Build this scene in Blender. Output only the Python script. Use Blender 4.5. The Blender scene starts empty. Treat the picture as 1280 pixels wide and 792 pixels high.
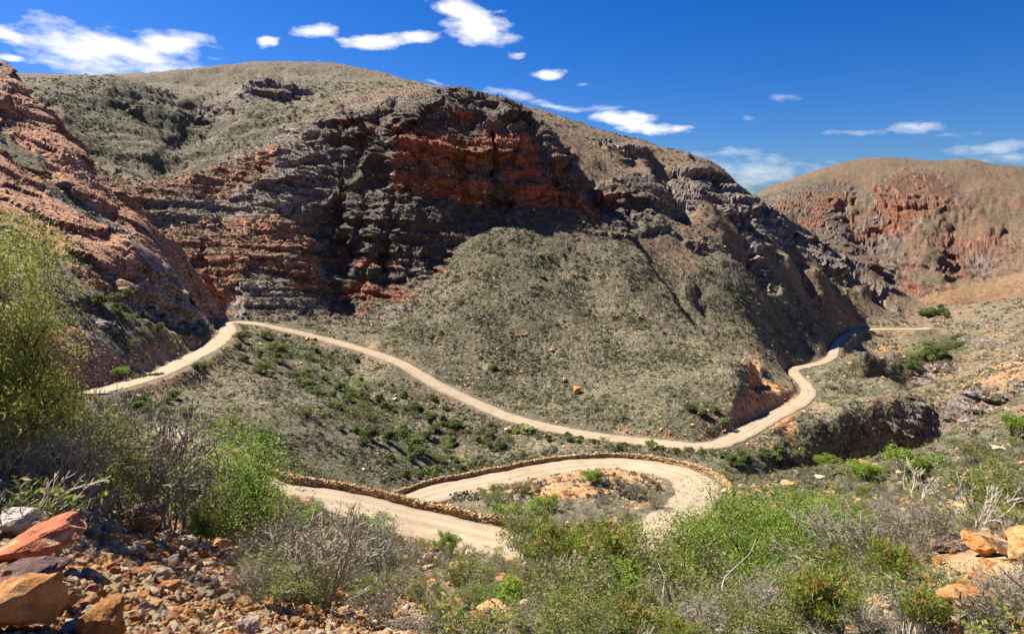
import bpy, math, random
import numpy as np
from mathutils import Vector, Matrix, Euler

rnd = random.Random(7)
nrg = np.random.default_rng(11)
scene = bpy.context.scene
COL = scene.collection

# ------------------------------------------------------------------ camera
W0, H0 = 1280.0, 792.0
FOC = 763.0
PITCH = math.radians(10.1)
cam_d = bpy.data.cameras.new("camera")
cam_d.sensor_width = 36.0
cam_d.lens = 36.0 * FOC / W0
cam_d.clip_start = 0.1
cam_d.clip_end = 6000
cam = bpy.data.objects.new("camera", cam_d)
COL.objects.link(cam)
cam.location = (0, 0, 0)
cam.rotation_euler = (math.radians(90) - PITCH, 0, 0)
scene.camera = cam

def azt(px, py):
    """viewing direction of a photo pixel: azimuth and slope (rise over plan distance)"""
    x = px - W0 / 2
    y = py - H0 / 2
    f = FOC * math.cos(PITCH) - y * math.sin(PITCH)
    d = FOC * math.sin(PITCH) + y * math.cos(PITCH)
    h = math.hypot(f, x)
    return math.atan2(x, f), -d / h

def P3(px, py, D):
    a, t = azt(px, py)
    return (D * math.sin(a), D * math.cos(a), D * t)

def PH(px, D, H, py=400):
    a, t = azt(px, py)
    return (D * math.sin(a), D * math.cos(a), H)

def pix(x, y, z):
    """world point back to photo pixel (numpy friendly)"""
    c, s = math.cos(PITCH), math.sin(PITCH)
    f = y * c - z * s
    u = y * s + z * c
    return W0 / 2 + FOC * x / f, H0 / 2 - FOC * u / f

# ------------------------------------------------------------------ the survey of the canyon: points (px, py, plan distance, ground code)
CP = []
def F(code, pts, behind=None):
    for p in pts:
        a, t = azt(p[0], p[1])
        CP.append((a, math.log(p[2]), t, code))
        if behind:
            CP.append((a, math.log(p[2] * (1 + behind[0])), t - behind[1], code))
def FH(code, pts):
    for px, D, H in pts:
        a, _ = azt(px, 400)
        CP.append((a, math.log(D), H / D, code))

# --- main mountain, summit plateau
F('b', [(20,92,560),(60,92,570),(100,95,575),(150,94,580),(200,90,585),(250,84,585),(300,79,580),(370,76,570),(430,81,555),(480,92,545),(540,108,530),(600,122,510),(640,131,490),(680,141,470),(720,153,450),(760,165,425),(800,174,412),(830,184,402),(855,188,396)], (0.25,0.035))
F('b', [(-60,92,560),(-160,92,560)])
F('b', [(870,191,398),(885,197,404),(905,214,418),(922,232,428),(945,250,440),(970,262,450),(1000,282,460),(1040,305,468),(1070,325,473),(1090,342,476),(1110,359,478),(1130,381,480)], (0.12,0.06))
# --- back valley and knoll upper left
F('s', [(130,93,440),(112,97,438),(150,97,440)], (0.1,0.012))
F('s', [(60,112,500),(90,108,505),(40,108,500),(160,105,500),(230,106,510),(280,100,520)])
F('s', [(170,128,405),(190,162,370),(206,190,345),(150,150,380),(110,140,390),(130,200,330),(180,210,325),(80,130,395),(210,230,312)])
F('s', [(250,150,420),(282,118,480),(215,185,372),(222,176,385),(206,202,345),(198,215,330)])  # gully
F('s', [(300,190,330),(270,210,318),(240,228,308),(340,170,350),(300,150,380),(360,150,370),(330,135,400),(380,110,440),(430,110,450),(420,95,500),(340,88,520),(250,98,530)])
F('k', [(312,118,425),(335,116,424),(362,118,424)])
F('k', [(314,101,430),(335,97,431),(360,103,430)], (0.04,0.004))
# red band on the buttress
F('r', [(160,236,288),(200,228,292),(240,212,298),(265,203,303),(300,200,305),(335,195,306),(342,190,308)])
F('r', [(160,242,284),(200,240,286),(240,234,288),(265,234,290),(300,228,293),(335,206,300)])
F('k', [(200,262,276),(240,262,276),(300,250,281),(340,225,290)])
# lower buttress, a rib standing out
F('r', [(200,300,262),(240,290,264),(300,280,262),(350,272,262),(375,290,258),(280,305,255),(330,310,250),(360,316,248),(375,335,243),(386,355,240),(340,330,244),(300,335,243),(262,345,243)])
F('k', [(280,385,228),(310,385,226),(350,385,226),(390,384,228),(300,360,234),(350,360,232)])
F('k', [(340,215,296),(360,200,299),(378,205,296),(392,225,291),(398,245,285),(392,270,275),(372,240,285),(400,200,296)])
# steps to the right of the rib
F('k', [(400,160,315),(380,160,325),(415,148,318),(450,150,312),(480,155,306)])
F('k', [(400,285,280),(395,310,272),(400,335,262),(405,365,246),(410,395,226)])
F('s', [(430,208,297),(450,200,298),(470,215,284),(450,232,285),(480,225,281)])
F('k', [(440,175,305),(470,170,303)])
F('k', [(460,250,276),(500,235,266),(440,270,274),(490,270,259),(470,300,256),(520,290,252),(440,320,270),(480,340,256),(520,320,250),(450,360,254),(480,385,234),(440,400,228)])
# top rim of the shadowed cliffs and the foot
F('k', [(500,147,284),(540,147,280),(562,137,278),(600,135,278),(625,141,279),(650,155,280),(672,165,281),(690,186,281),(702,208,281),(722,225,281),(742,243,280),(765,262,278),(785,280,276)])
F('b', [(540,121,345),(500,118,365),(460,118,375),(600,124,350),(640,140,345),(680,160,335),(710,180,328),(740,200,322),(720,190,322)])
F('r', [(500,200,271),(540,195,270),(570,190,270),(600,180,271),(640,190,273),(670,200,275),(690,225,275),(620,160,274),(660,175,277)])
F('r', [(540,215,267),(580,215,267),(620,216,268),(660,218,270),(700,240,272),(730,255,272),(580,240,263),(640,240,266),(690,256,268)])
F('k', [(560,275,256),(600,268,258),(640,262,262),(700,268,264),(750,280,266),(790,292,266),(540,330,243),(520,360,232),(500,385,217),(545,305,246)])
# scree slope
F('s', [(580,320,236),(640,290,246),(700,290,250),(750,305,248),(800,320,245)])
F('s', [(560,370,214),(620,350,222),(700,350,224),(780,350,228),(840,350,245)])
F('s', [(500,418,196),(560,420,192),(640,410,196),(720,410,198),(800,410,202),(860,410,210)])
F('s', [(540,452,180),(600,470,172),(680,470,172),(760,470,174),(840,460,178),(900,440,192)])
F('s', [(640,505,156),(700,518,150),(760,525,146),(820,530,143),(850,515,148)])
F('s', [(870,480,166),(920,470,172),(950,455,188),(880,440,188)])
# saddle, second cliff block
F('b', [(750,215,318),(790,200,350),(820,200,362),(740,190,345),(780,185,372),(850,200,372)])
F('k', [(770,175,362),(800,180,368),(790,190,352)])
F('k', [(745,245,290),(770,240,293),(800,225,322),(830,215,338),(850,212,348),(870,207,366)])
F('k', [(770,265,288),(800,262,302),(830,262,312),(838,240,332),(870,240,340),(900,250,348),(930,275,348),(860,225,352),(900,232,364),(925,248,374)])
F('b', [(800,285,268),(850,262,316),(880,258,326),(860,290,300),(900,290,316),(850,320,276),(900,320,290),(930,310,320)])
F('k', [(945,290,352),(958,280,388),(975,292,398)])
F('b', [(965,318,350),(985,318,378)])
F('b', [(985,300,372),(1010,305,392),(1020,318,378),(990,318,352)])
F('k', [(1000,322,398),(1030,322,420),(1060,333,436)])
F('b', [(990,342,366),(1010,335,388),(1040,342,408),(1000,360,350)])
F('k', [(880,312,291),(912,315,302),(940,322,320)])
F('s', [(970,345,325),(900,340,276),(940,348,296)])
F('s', [(960,380,285),(1000,395,318),(900,380,240),(940,410,248),(980,420,287)])
F('b', [(1080,350,416),(1060,360,410),(1090,370,412),(1110,378,428),(1050,380,380),(1090,390,400),(1130,395,420),(1030,400,352)])
F('o', [(962,468,186),(955,490,175),(950,508,165),(968,500,172),(975,480,182)])
F('k', [(932,478,172),(940,464,180)])
# --- banks below the road and the far plateau
F('s', [(1080,440,262),(1120,440,270),(1160,430,310),(1060,470,232),(1110,470,240),(1160,460,262),(1185,440,320)])
F('s', [(1040,500,196),(1080,500,200),(1120,495,208),(1160,490,215),(1020,530,166),(980,545,150),(1000,520,172)])
F('s', [(1060,522,180),(1090,512,188),(1120,510,192),(1150,510,196),(1175,508,200),(1040,535,168)], (-0.03,0.09))
FH('k', [(1040,152,-66),(1090,166,-74),(1130,172,-76),(1165,176,-78),(1000,138,-62),(1190,176,-78),(1220,160,-60)])
F('s', [(930,575,124),(960,570,134),(900,590,116),(930,600,112),(870,585,118)])
FH('s', [(960,112,-58),(1000,118,-62),(900,104,-55)])
# --- valley right, streamside
F('g', [(1205,430,380),(1190,440,360),(1165,455,330),(1140,462,300),(1130,455,310)])
FH('g', [(1165,300,-86),(1140,260,-82)])
F('s', [(1190,480,240),(1200,460,280),(1170,480,238),(1185,500,214)])
# --- far mountain
F('b', [(935,250,830),(955,240,840),(975,229,850),(1000,219,860),(1030,209,870),(1060,201,880),(1090,195,890),(1130,198,890),(1170,201,890),(1210,197,890),(1240,203,890),(1280,209,890),(1400,225,890)], (0.2,0.04))
F('k', [(950,262,740),(975,250,745),(1000,243,750),(1020,241,755),(1060,240,762)])
F('r', [(1105,229,768),(1125,228,770),(1150,230,770),(1175,232,770),(1110,255,735),(1140,255,735),(1170,250,740),(1120,275,712),(965,262,720),(1035,250,740)])
F('b', [(1200,236,775),(1225,232,778),(1250,238,775),(1280,238,775),(1400,250,770),(1090,236,770)])
F('b', [(1180,270,725),(1210,262,735),(1250,260,740),(1280,262,740),(1220,285,705),(1260,290,700),(1080,262,728)])
F('k', [(1030,285,690),(1060,275,702),(1085,290,688),(1040,310,660),(1070,320,650),(1100,300,672),(1100,325,640)])
F('b', [(980,280,700),(1000,290,690),(1145,300,668),(1150,320,645)])
F('r', [(1180,298,672),(1200,300,668),(1130,335,622),(1128,350,605),(1140,345,612),(1165,355,600),(1205,320,648)])
F('b', [(1180,330,640),(1220,325,645),(1250,320,650),(1280,315,655),(1200,345,618),(1240,335,630),(1110,345,620),(1400,320,650)])
F('k', [(1210,308,665),(1240,305,668),(1270,300,670)])
F('o', [(1120,372,575),(1160,372,572),(1200,365,580),(1240,352,600),(1280,342,612),(1150,392,545),(1180,396,540),(1215,385,560)])
# --- hillside on the right
F('s', [(1210,390,500),(1240,380,480),(1280,372,450),(1340,360,420)], (0.06,0.02))
F('s', [(1240,400,400),(1280,395,380),(1220,420,370),(1280,420,300),(1240,440,290),(1220,460,255),(1340,400,330)])
F('o', [(1260,450,235),(1280,455,210),(1240,470,215),(1210,490,195),(1230,500,165),(1280,480,160),(1205,510,168),(1340,460,180)])
F('s', [(1265,500,135),(1245,515,132),(1230,525,128),(1280,500,125),(1340,490,120)])
# --- foreground shoulder: its far edge
F('s', [(930,600,70),(960,597,76),(1000,593,84),(1050,588,92),(1100,578,98),(1150,562,106),(1185,548,114),(1205,538,122)], (0.1,0.06))
F('s', [(950,625,56),(1000,620,60),(1060,615,64),(1120,600,70),(1180,580,80),(1240,550,95),(1280,530,100),(1340,530,90),(1420,530,80)])
F('s', [(920,660,40),(980,655,42),(1060,650,42),(1140,640,44),(1220,620,50),(1280,600,52),(1400,600,46)])
F('s', [(900,700,26),(980,700,26),(1060,695,26),(1140,690,25),(1220,675,24),(1280,665,23),(1400,660,20)])
F('s', [(820,705,33),(760,705,35),(860,690,37)])
F('s', [(560,705,32),(620,715,30),(700,718,28),(480,700,32),(420,690,30),(370,672,33),(340,655,36)])
F('s', [(500,740,17),(600,750,16),(700,752,16),(800,750,16),(900,745,16),(1000,740,15.5),(1100,735,15),(1200,720,15),(1280,705,14)])
F('s', [(500,785,9.5),(600,788,9.5),(700,790,9.5),(800,790,9.5),(900,790,9.2),(1000,785,9),(1100,780,8.6),(1200,762,8.4),(1280,745,8.2),(1400,735,7.5)])
FH('s', [(640,6,-4.7),(800,6,-4.7),(1000,6,-4.6),(1200,6,-4.4),(640,3.5,-3.1),(900,3.5,-3.1),(1200,3.5,-3),(640,2,-2.3),(300,2,-1.9),(1000,2,-2.2),(1300,2,-2.1),(0,2,-1.7),(640,1,-1.8),(0,1,-1.65),(1280,1,-1.75)])
# rubble bank bottom left
F('o', [(60,792,4.2),(150,792,4.6),(250,792,5.6),(350,792,7.2),(430,790,8.4)])
F('o', [(20,720,5),(100,720,6),(180,725,6.8),(260,735,8),(340,745,9.5),(420,760,11)])
F('o', [(150,690,8.5),(200,680,10),(260,690,10.5),(320,700,12.5)])
F('s', [(20,650,8),(80,650,9.5),(150,650,12),(220,650,15),(290,660,17),(340,680,18),(400,725,16)])
F('s', [(0,610,13),(60,610,15),(120,612,17),(200,620,21),(280,630,26),(320,640,30),(-80,600,12),(-200,590,11)])
F('s', [(0,560,30),(60,565,32),(120,565,34),(200,575,36),(280,590,42),(-100,560,28)])
F('s', [(0,520,70),(60,520,72),(120,525,70),(180,530,72),(240,550,70),(-120,500,70)])
# --- left road bench and the spur running down to the stream
F('s', [(150,497,108),(200,495,112),(250,500,112),(200,530,84),(250,540,84),(300,560,80),(340,575,76),(380,590,74),(420,602,78),(300,520,104),(350,520,108),(300,490,126),(280,465,142)])
F('s', [(340,480,138),(320,450,160),(360,450,172),(400,540,108),(400,500,132),(440,570,100),(440,530,116),(470,600,92),(500,560,112),(470,490,160),(480,530,128),(520,580,108)])
F('g', [(330,425,196),(370,440,188),(400,455,182),(440,485,170),(480,515,150),(520,555,130),(550,580,120),(570,595,116)])
F('s', [(520,520,148),(560,555,136),(600,565,128),(640,560,130),(700,565,122),(760,565,122),(820,570,122),(560,530,142),(600,540,138),(680,550,130),(480,470,168),(430,455,182)])
FH('g', [(600,112,-55),(680,108,-57),(760,104,-58),(840,102,-58)])
FH('s', [(600,92,-46),(680,90,-44),(760,88,-43),(840,85,-42),(540,85,-43),(480,80,-39),(900,82,-42),(620,100,-52),(720,97,-51),(830,94,-51)])
# hairpin island
F('o', [(740,600,60),(700,612,57),(760,615,57.5),(720,632,53),(780,630,54),(660,635,51),(680,650,48),(620,645,50),(800,640,52),(740,650,49.5)])
# --- left spur, rock ribs
F('r', [(0,86,285),(15,100,280),(35,115,272),(60,150,262),(80,172,254),(100,190,246),(120,208,239),(145,240,230),(160,258,224)], (0.06,0.05))
F('r', [(175,262,213),(200,268,212),(220,280,212),(235,300,213),(250,322,214),(262,345,215),(268,370,216)], (0.06,0.06))
F('r', [(0,150,242),(40,180,232),(80,215,223),(110,245,216),(140,280,209)])
F('s', [(0,175,230),(40,200,222),(80,235,212),(120,270,203)])
F('r', [(0,195,220),(40,230,208),(60,262,198),(90,270,197),(130,310,188)])
F('r', [(0,250,188),(50,300,172),(100,320,164),(140,350,163),(165,330,175),(180,300,190)])
F('k', [(190,340,182),(220,345,192),(230,370,196),(200,375,182),(160,370,168),(180,395,170),(230,395,188),(250,398,202)])
F('s', [(0,330,148),(60,340,146),(90,370,138),(110,410,130),(140,420,136),(180,430,140),(220,430,152),(240,418,168)])
F('r', [(60,400,124),(110,440,120),(130,450,119),(160,455,122),(190,462,126)])
F('r', [(0,440,105),(60,450,108),(110,470,111),(140,476,114)])
F('s', [(-100,100,285),(-100,200,220),(-100,350,135),(-100,450,90),(-260,300,110),(-260,450,80),(-260,150,170)])
for a in (60, 78):        # beyond the frame
    for D, r_ in ((4,-.75),(10,-.55),(25,-.45),(60,-.3),(150,-.12),(400,.02),(900,.06),(1400,.05)):
        CP.append((math.radians(a), math.log(D), r_, 's'))
    for D, r_ in ((4,-.45),(10,-.4),(25,-.35),(60,-.28),(120,-.1),(200,.12),(500,.15),(900,.1),(1400,.06)):
        CP.append((math.radians(-a), math.log(D), r_, 's'))
for px in range(0, 1281, 160):
    CP.append((azt(px, 300)[0], math.log(1700), -0.03, 'b'))

# ------------------------------------------------------------------ roads (px, py, D), centre lines
ROAD_MAIN = [(150,478,112),(110,489,104),(150,481,113),(200,467,128),(240,447,148),(262,436,163),(276,425,178),(286,413,194),(282,405,206),(292,402,211),(320,404,209),(350,409,206),(400,423,199),(450,436,190),(500,453,178),(540,477,166),(590,503,155),(640,522,146),(700,537,140),(760,547,137),(830,554,136),(880,557,137),(915,549,145),(945,533,158),(975,516,174),(1000,503,190),(1011,490,206),(1005,478,222),(995,468,238),(993,461,254),(1010,457,268),(1030,452,284),(1041,444,302),(1044,433,326),(1052,424,348),(1066,414,372),(1085,411.5,380),(1120,411,384),(1150,410,388),(1163,410,398)][1:]
ROAD_PIN = [(330,613,52),(400,624,50),(450,635,48.5),(500,649,46.5),(560,663,44.5),(620,676,42.5),(690,687,41),(760,684,42.5),(812,668,46.5),(850,645,52),(872,622,57.5),(872,603,62),(846,590,66.5),(800,583,69.5),(750,581,70.5),(690,587,69),(640,597,66.5),(590,607,64.5),(540,619,62),(490,634,58.5)]
def catmull(P, n=8):
    P = np.array(P, float)
    P = np.vstack([2*P[0]-P[1], P, 2*P[-1]-P[-2]])
    out = []
    for i in range(1, len(P)-2):
        p0, p1, p2, p3 = P[i-1], P[i], P[i+1], P[i+2]
        for k in range(n):
            t = k/n
            out.append(.5*((2*p1)+(-p0+p2)*t+(2*p0-5*p1+4*p2-p3)*t*t+(-p0+3*p1-3*p2+p3)*t**3))
    out.append(P[-2])
    return np.array(out)
def smooth1(v, k):
    ker = np.ones(k)/k
    pad = np.concatenate([np.full(k//2, v[0]), v, np.full(k//2, v[-1])])
    return np.convolve(pad, ker, 'valid')[:len(v)]
rm = catmull([P3(*p) for p in ROAD_MAIN], 12)
rp = [P3(*p) for p in ROAD_PIN]
rp0 = [PH(170,70,-22.0), PH(240,60,-22.8)]
rp1 = [PH(430,60,-29.6), PH(378,62.5,-30.6)]
rp = catmull(rp0 + rp + rp1, 12)
for r_ in (rm, rp):
    r_[:, 2] = smooth1(r_[:, 2], 25)
for r_, w_ in ((rm, 'o'), (rp, 'o')):
    for q in r_[::5]:
        D = math.hypot(q[0], q[1])
        CP.append((math.atan2(q[0], q[1]), math.log(D), q[2]/D, w_))

# ------------------------------------------------------------------ noise
_perm = nrg.permutation(1024)
_grad = nrg.normal(size=(1024, 3)); _grad /= np.linalg.norm(_grad, axis=1)[:, None]
_rand = nrg.random(1024)
def _h(i, j, k):
    return _perm[(_perm[(_perm[i & 1023] + j) & 1023] + k) & 1023]
def perlin(x, y, z):
    xi = np.floor(x).astype(np.int64); yi = np.floor(y).astype(np.int64); zi = np.floor(z).astype(np.int64)
    xf = x-xi; yf = y-yi; zf = z-zi
    u = xf*xf*xf*(xf*(xf*6-15)+10); v = yf*yf*yf*(yf*(yf*6-15)+10); w = zf*zf*zf*(zf*(zf*6-15)+10)
    r = 0
    for dx in (0, 1):
        for dy in (0, 1):
            for dz in (0, 1):
                g = _grad[_h(xi+dx, yi+dy, zi+dz)]
                d = g[..., 0]*(xf-dx)+g[..., 1]*(yf-dy)+g[..., 2]*(zf-dz)
                r = r + d*(u if dx else 1-u)*(v if dy else 1-v)*(w if dz else 1-w)
    return r*1.5
def fbm(x, y, z, o=4, gain=.5, ridged=False):
    s = 0; a = 1; n = 0
    for i in range(o):
        p = perlin(x+17.3*i, y-9.1*i, z+4.7*i)
        if ridged: p = 1-2*np.abs(p)*1.4
        s = s+a*p; n += a; a *= gain
        x = x*2.03; y = y*2.03; z = z*2.03
    return s/n
def worley(x, y, z):
    """distance to nearest and second nearest cell point, and the cell's random value"""
    xi = np.floor(x).astype(np.int64); yi = np.floor(y).astype(np.int64); zi = np.floor(z).astype(np.int64)
    f1 = np.full(x.shape, 9.); f2 = np.full(x.shape, 9.); c = np.zeros(x.shape)
    for dx in (-1, 0, 1):
        for dy in (-1, 0, 1):
            for dz in (-1, 0, 1):
                h = _h(xi+dx, yi+dy, zi+dz)
                px = xi+dx+_rand[h]; py = yi+dy+_rand[(h*7+13) & 1023]; pz = zi+dz+_rand[(h*13+5) & 1023]
                d = np.sqrt((x-px)**2+(y-py)**2+(z-pz)**2)
                n = d < f1
                f2 = np.where(n, f1, np.minimum(f2, d))
                c = np.where(n, _rand[(h*3+1) & 1023], c)
                f1 = np.where(n, d, f1)
    return f1, f2, c
def facets(x, y, z):
    """angular blocks: every cell of a 3D Voronoi pattern gets its own tilted face"""
    xi = np.floor(x).astype(np.int64); yi = np.floor(y).astype(np.int64); zi = np.floor(z).astype(np.int64)
    f1 = np.full(x.shape, 9.); o = np.zeros(x.shape); c = np.zeros(x.shape)
    for dx in (-1, 0, 1):
        for dy in (-1, 0, 1):
            for dz in (-1, 0, 1):
                h = _h(xi+dx, yi+dy, zi+dz)
                qx = x-(xi+dx+_rand[h]); qy = y-(yi+dy+_rand[(h*7+13) & 1023]); qz = z-(zi+dz+_rand[(h*13+5) & 1023])
                d = np.maximum(np.maximum(np.abs(qx), np.abs(qy)), np.abs(qz))*.6+.4*np.sqrt(qx*qx+qy*qy+qz*qz)
                n = d < f1
                g = _grad[(h*11+3) & 1023]
                r = _rand[(h*3+1) & 1023]
                o = np.where(n, (r-.5)*.55+.5*(qx*g[..., 0]+qy*g[..., 1]+qz*g[..., 2]), o)
                c = np.where(n, r, c)
                f1 = np.where(n, d, f1)
    return o, c
def sstep(a, b, x):
    t = np.clip((x-a)/(b-a), 0, 1)
    return t*t*(3-2*t)

# ------------------------------------------------------------------ interpolate the survey
cp = np.array([[c[0], c[1], c[2]] for c in CP])
codes = [c[3] for c in CP]
keep = []
seen = set()
for i, c in enumerate(cp):
    key = (round(c[0]*400), round(c[1]*250))
    if key not in seen:
        seen.add(key); keep.append(i)
cp = cp[keep]; codes = [codes[i] for i in keep]
def solve(u, v, val, smooth):
    n = len(u)
    A = np.zeros((n+3, n+3))
    r = np.sqrt((u[:, None]-u[None])**2+(v[:, None]-v[None])**2)
    A[:n, :n] = -r + np.eye(n)*smooth*-1
    A[:n, n] = 1; A[:n, n+1] = u; A[:n, n+2] = v
    A[n:, :n] = A[:n, n:].T
    b = np.zeros((n+3,)+val.shape[1:]); b[:n] = val
    return np.linalg.solve(A, b)
def evals(w, u, v, uq, vq):
    out = np.zeros((len(uq),)+w.shape[1:])
    n = len(u)
    for s in range(0, len(uq), 20000):
        a = uq[s:s+20000]; b = vq[s:s+20000]
        r = np.sqrt((a[:, None]-u[None])**2+(b[:, None]-v[None])**2)
        o = -r@w[:n]
        o = o+w[n]+np.multiply.outer(a, w[n+1])+np.multiply.outer(b, w[n+2])
        out[s:s+20000] = o
    return out
CK = 'srkbog'
val = np.zeros((len(cp), 1+len(CK)))
val[:, 0] = cp[:, 2]
for i, c in enumerate(codes):
    val[i, 1+CK.index(c)] = 1
wts = solve(cp[:, 0], cp[:, 1], val, 0.004)
# coarse field on a regular (azimuth, ln distance) grid
A0, A1, V0, V1 = math.radians(-80), math.radians(80), 0.0, math.log(1700)
NA, NV = 520, 420
ga = np.linspace(A0, A1, NA); gv = np.linspace(V0, V1, NV)
GA, GV = np.meshgrid(ga, gv, indexing='ij')
fld = evals(wts, cp[:, 0], cp[:, 1], GA.ravel(), GV.ravel()).reshape(NA, NV, -1)
def samp(a, v):
    x = np.clip((a-A0)/(A1-A0)*(NA-1), 0, NA-1.001); y = np.clip((v-V0)/(V1-V0)*(NV-1), 0, NV-1.001)
    i = x.astype(int); j = y.astype(int); fx = (x-i)[..., None]; fy = (y-j)[..., None]
    return (fld[i, j]*(1-fx)+fld[i+1, j]*fx)*(1-fy)+(fld[i, j+1]*(1-fx)+fld[i+1, j+1]*fx)*fy
for _ in range(1):    # soften the cone tips a little
    t = fld[..., 0]
    t[1:-1, 1:-1] = .4*t[1:-1, 1:-1]+.15*(t[:-2, 1:-1]+t[2:, 1:-1]+t[1:-1, :-2]+t[1:-1, 2:])
NCOL, NROW = 1100, 1050
# ------------------------------------------------------------------ distance field of the roads on a plan grid
RX0, RY0, RC = -230.0, 10.0, 0.8
RNX, RNY = 700, 580
def road_field():
    pts = []
    for idx, (r_, hw) in enumerate(((rm, 2.3), (rp, 2.6))):
        for i in range(len(r_)-1):
            a, b = r_[i], r_[i+1]
            n = max(1, int(np.hypot(*(b-a)[:2])/0.6))
            for k in range(n):
                q = a+(b-a)*k/n
                w = hw
                if idx == 0: w = 2.3+.3*sstep(250, 150, q[1])
                pts.append((q[0], q[1], q[2], w, idx))
    pts = np.array(pts)
    X, Y = np.meshgrid(RX0+RC*np.arange(RNX), RY0+RC*np.arange(RNY), indexing='ij')
    best = np.full(X.shape, 1e9); zz = np.zeros(X.shape); ww = np.ones(X.shape)
    blk = 40
    for i in range(0, RNX, blk):
        for j in range(0, RNY, blk):
            xs = X[i:i+blk, j:j+blk]; ys = Y[i:i+blk, j:j+blk]
            cx, cy = xs.mean(), ys.mean()
            d = np.hypot(pts[:, 0]-cx, pts[:, 1]-cy)
            m = d < d.min()+2*RC*blk*.75+1
            p = pts[m]
            dd = np.hypot(xs[..., None]-p[:, 0], ys[..., None]-p[:, 1])-p[:, 3]
            k = dd.argmin(-1)
            best[i:i+blk, j:j+blk] = dd.min(-1)
            # road height: weighted over the closest samples, so it has no steps
            w = np.exp(-(dd-dd.min(-1, keepdims=True))*1.5)
            w /= w.sum(-1, keepdims=True)
            zz[i:i+blk, j:j+blk] = (w*p[:, 2]).sum(-1)
            ww[i:i+blk, j:j+blk] = p[k, 4]
    return best, zz, ww
RD, RZ, RW = road_field()
def road_at(x, y):
    gx = (x-RX0)/RC; gy = (y-RY0)/RC
    inside = (gx > 0) & (gx < RNX-1.01) & (gy > 0) & (gy < RNY-1.01)
    gx = np.clip(gx, 0, RNX-1.01); gy = np.clip(gy, 0, RNY-1.01)
    i = gx.astype(int); j = gy.astype(int); fx = gx-i; fy = gy-j
    def s(g): return (g[i, j]*(1-fx)+g[i+1, j]*fx)*(1-fy)+(g[i, j+1]*(1-fx)+g[i+1, j+1]*fx)*fy
    return np.where(inside, s(RD), 99.), s(RZ)

def seg_dist(x, y, P):
    """distance to a plan polyline, side (+ = left of travel), fraction along"""
    best = np.full(x.shape, 1e9); side = np.zeros(x.shape); fr = np.zeros(x.shape)
    n = len(P)-1
    for i in range(n):
        ax, ay = P[i][:2]; bx, by = P[i+1][:2]
        dx, dy = bx-ax, by-ay; L = dx*dx+dy*dy
        t = np.clip(((x-ax)*dx+(y-ay)*dy)/L, 0, 1)
        ex = x-(ax+t*dx); ey = y-(ay+t*dy)
        d = np.hypot(ex, ey); m = d < best
        best = np.where(m, d, best)
        side = np.where(m, np.sign(dx*ey-dy*ex), side)
        fr = np.where(m, (i+t)/n, fr)
    return best, side, fr

# gullies: (pixel path with distances, from the top down; depth, width of the steep side, width of the gentle side)
GUL = [
 ([(620,300,246),(650,360,222),(690,430,190)], -1.6, 16, 16),
 ([(700,300,250),(735,370,218),(770,450,182)], 1.8, 12, 18),
 ([(955,450,200),(946,470,186),(934,505,167)], 5.5, 4, 12),
 ([(760,255,290),(800,300,262),(850,350,236),(900,395,212),(930,425,196)], 6, 6, 24),
 ([(905,300,305),(945,330,308),(975,362,306)], 9, 9, 28),
 ([(960,300,372),(1000,345,366),(1028,380,362)], 10, 9, 26),
 ([(1040,315,450),(1072,350,425),(1103,378,420),(1128,393,420)], 16, 10, 26),
 ([(1010,318,410),(1035,345,398),(1060,372,395)], 9, 8, 20),
 ([(875,325,250),(897,350,238),(925,385,226)], 8, 6, 18),
 ([(895,385,216),(925,415,200),(965,440,202)], 8, 5, 16),
 ([(700,165,320),(735,215,302),(752,255,284),(760,285,270)], 13, 10, 20),
 ([(600,140,292),(612,180,284),(606,230,272)], 7, 8, 9),
 ([(655,170,290),(668,215,282),(680,255,272)], 7, 8, 9),
 ([(815,200,358),(838,235,335),(852,270,312),(858,285,304)], 13, 9, 20),
 ([(875,200,385),(905,235,365),(935,280,350),(955,315,345)], 13, 10, 24),
 ([(1100,290,690),(1115,330,640),(1120,370,590),(1140,392,560)], 22, 22, 45),
 ([(1060,250,735),(1075,300,690),(1090,350,640)], 14, 24, 30),
 ([(1190,280,700),(1200,330,650),(1195,375,590)], 16, 24, 34),
 ([(1250,290,690),(1240,340,640),(1225,370,590)], 10, 22, 34),
 ([(150,110,425),(200,150,390),(206,195,350),(190,235,300)], 3, 12, 18),
 ([(285,120,470),(240,160,400),(208,190,350)], 4, 12, 22),
 ([(262,250,292),(285,300,268),(270,350,245)], 4, 8, 12),
 ([(1060,455,240),(1090,480,212),(1120,505,196)], 3, 7, 9),
 ([(1110,440,262),(1130,470,238),(1160,500,205)], 3, 6, 8),
]
def terrain(a, v):
    """base height at azimuth a, ln distance v -> x, y, z, codes"""
    f = samp(a, v)
    D = np.exp(v)
    x = D*np.sin(a); y = D*np.cos(a)
    z = f[..., 0]*D
    for path, dep, ws, wg in GUL:
        P = [P3(*q) for q in path]
        xs = [p[0] for p in P]; ys = [p[1] for p in P]; m = max(ws, wg)*1.6
        sel = (x > min(xs)-m) & (x < max(xs)+m) & (y > min(ys)-m) & (y < max(ys)+m)
        if not sel.any(): continue
        X = x[sel]; Y = y[sel]
        wob = fbm(X/14, Y/14, X*0, 3)*4
        d, s, fr = seg_dist(X+wob, Y-wob*.6, P)
        w = np.where(s > 0, wg, ws)           # travelling down: right-hand side as seen from the camera is s > 0
        k = 1-sstep(0, 1, d/w)
        z[sel] -= dep*k*np.sin(np.clip(fr*1.06+.06, 0, 1)*math.pi)**.5
    rd, rz = road_at(x, y)
    return x, y, z, f[..., 1:], rd, rz

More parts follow.
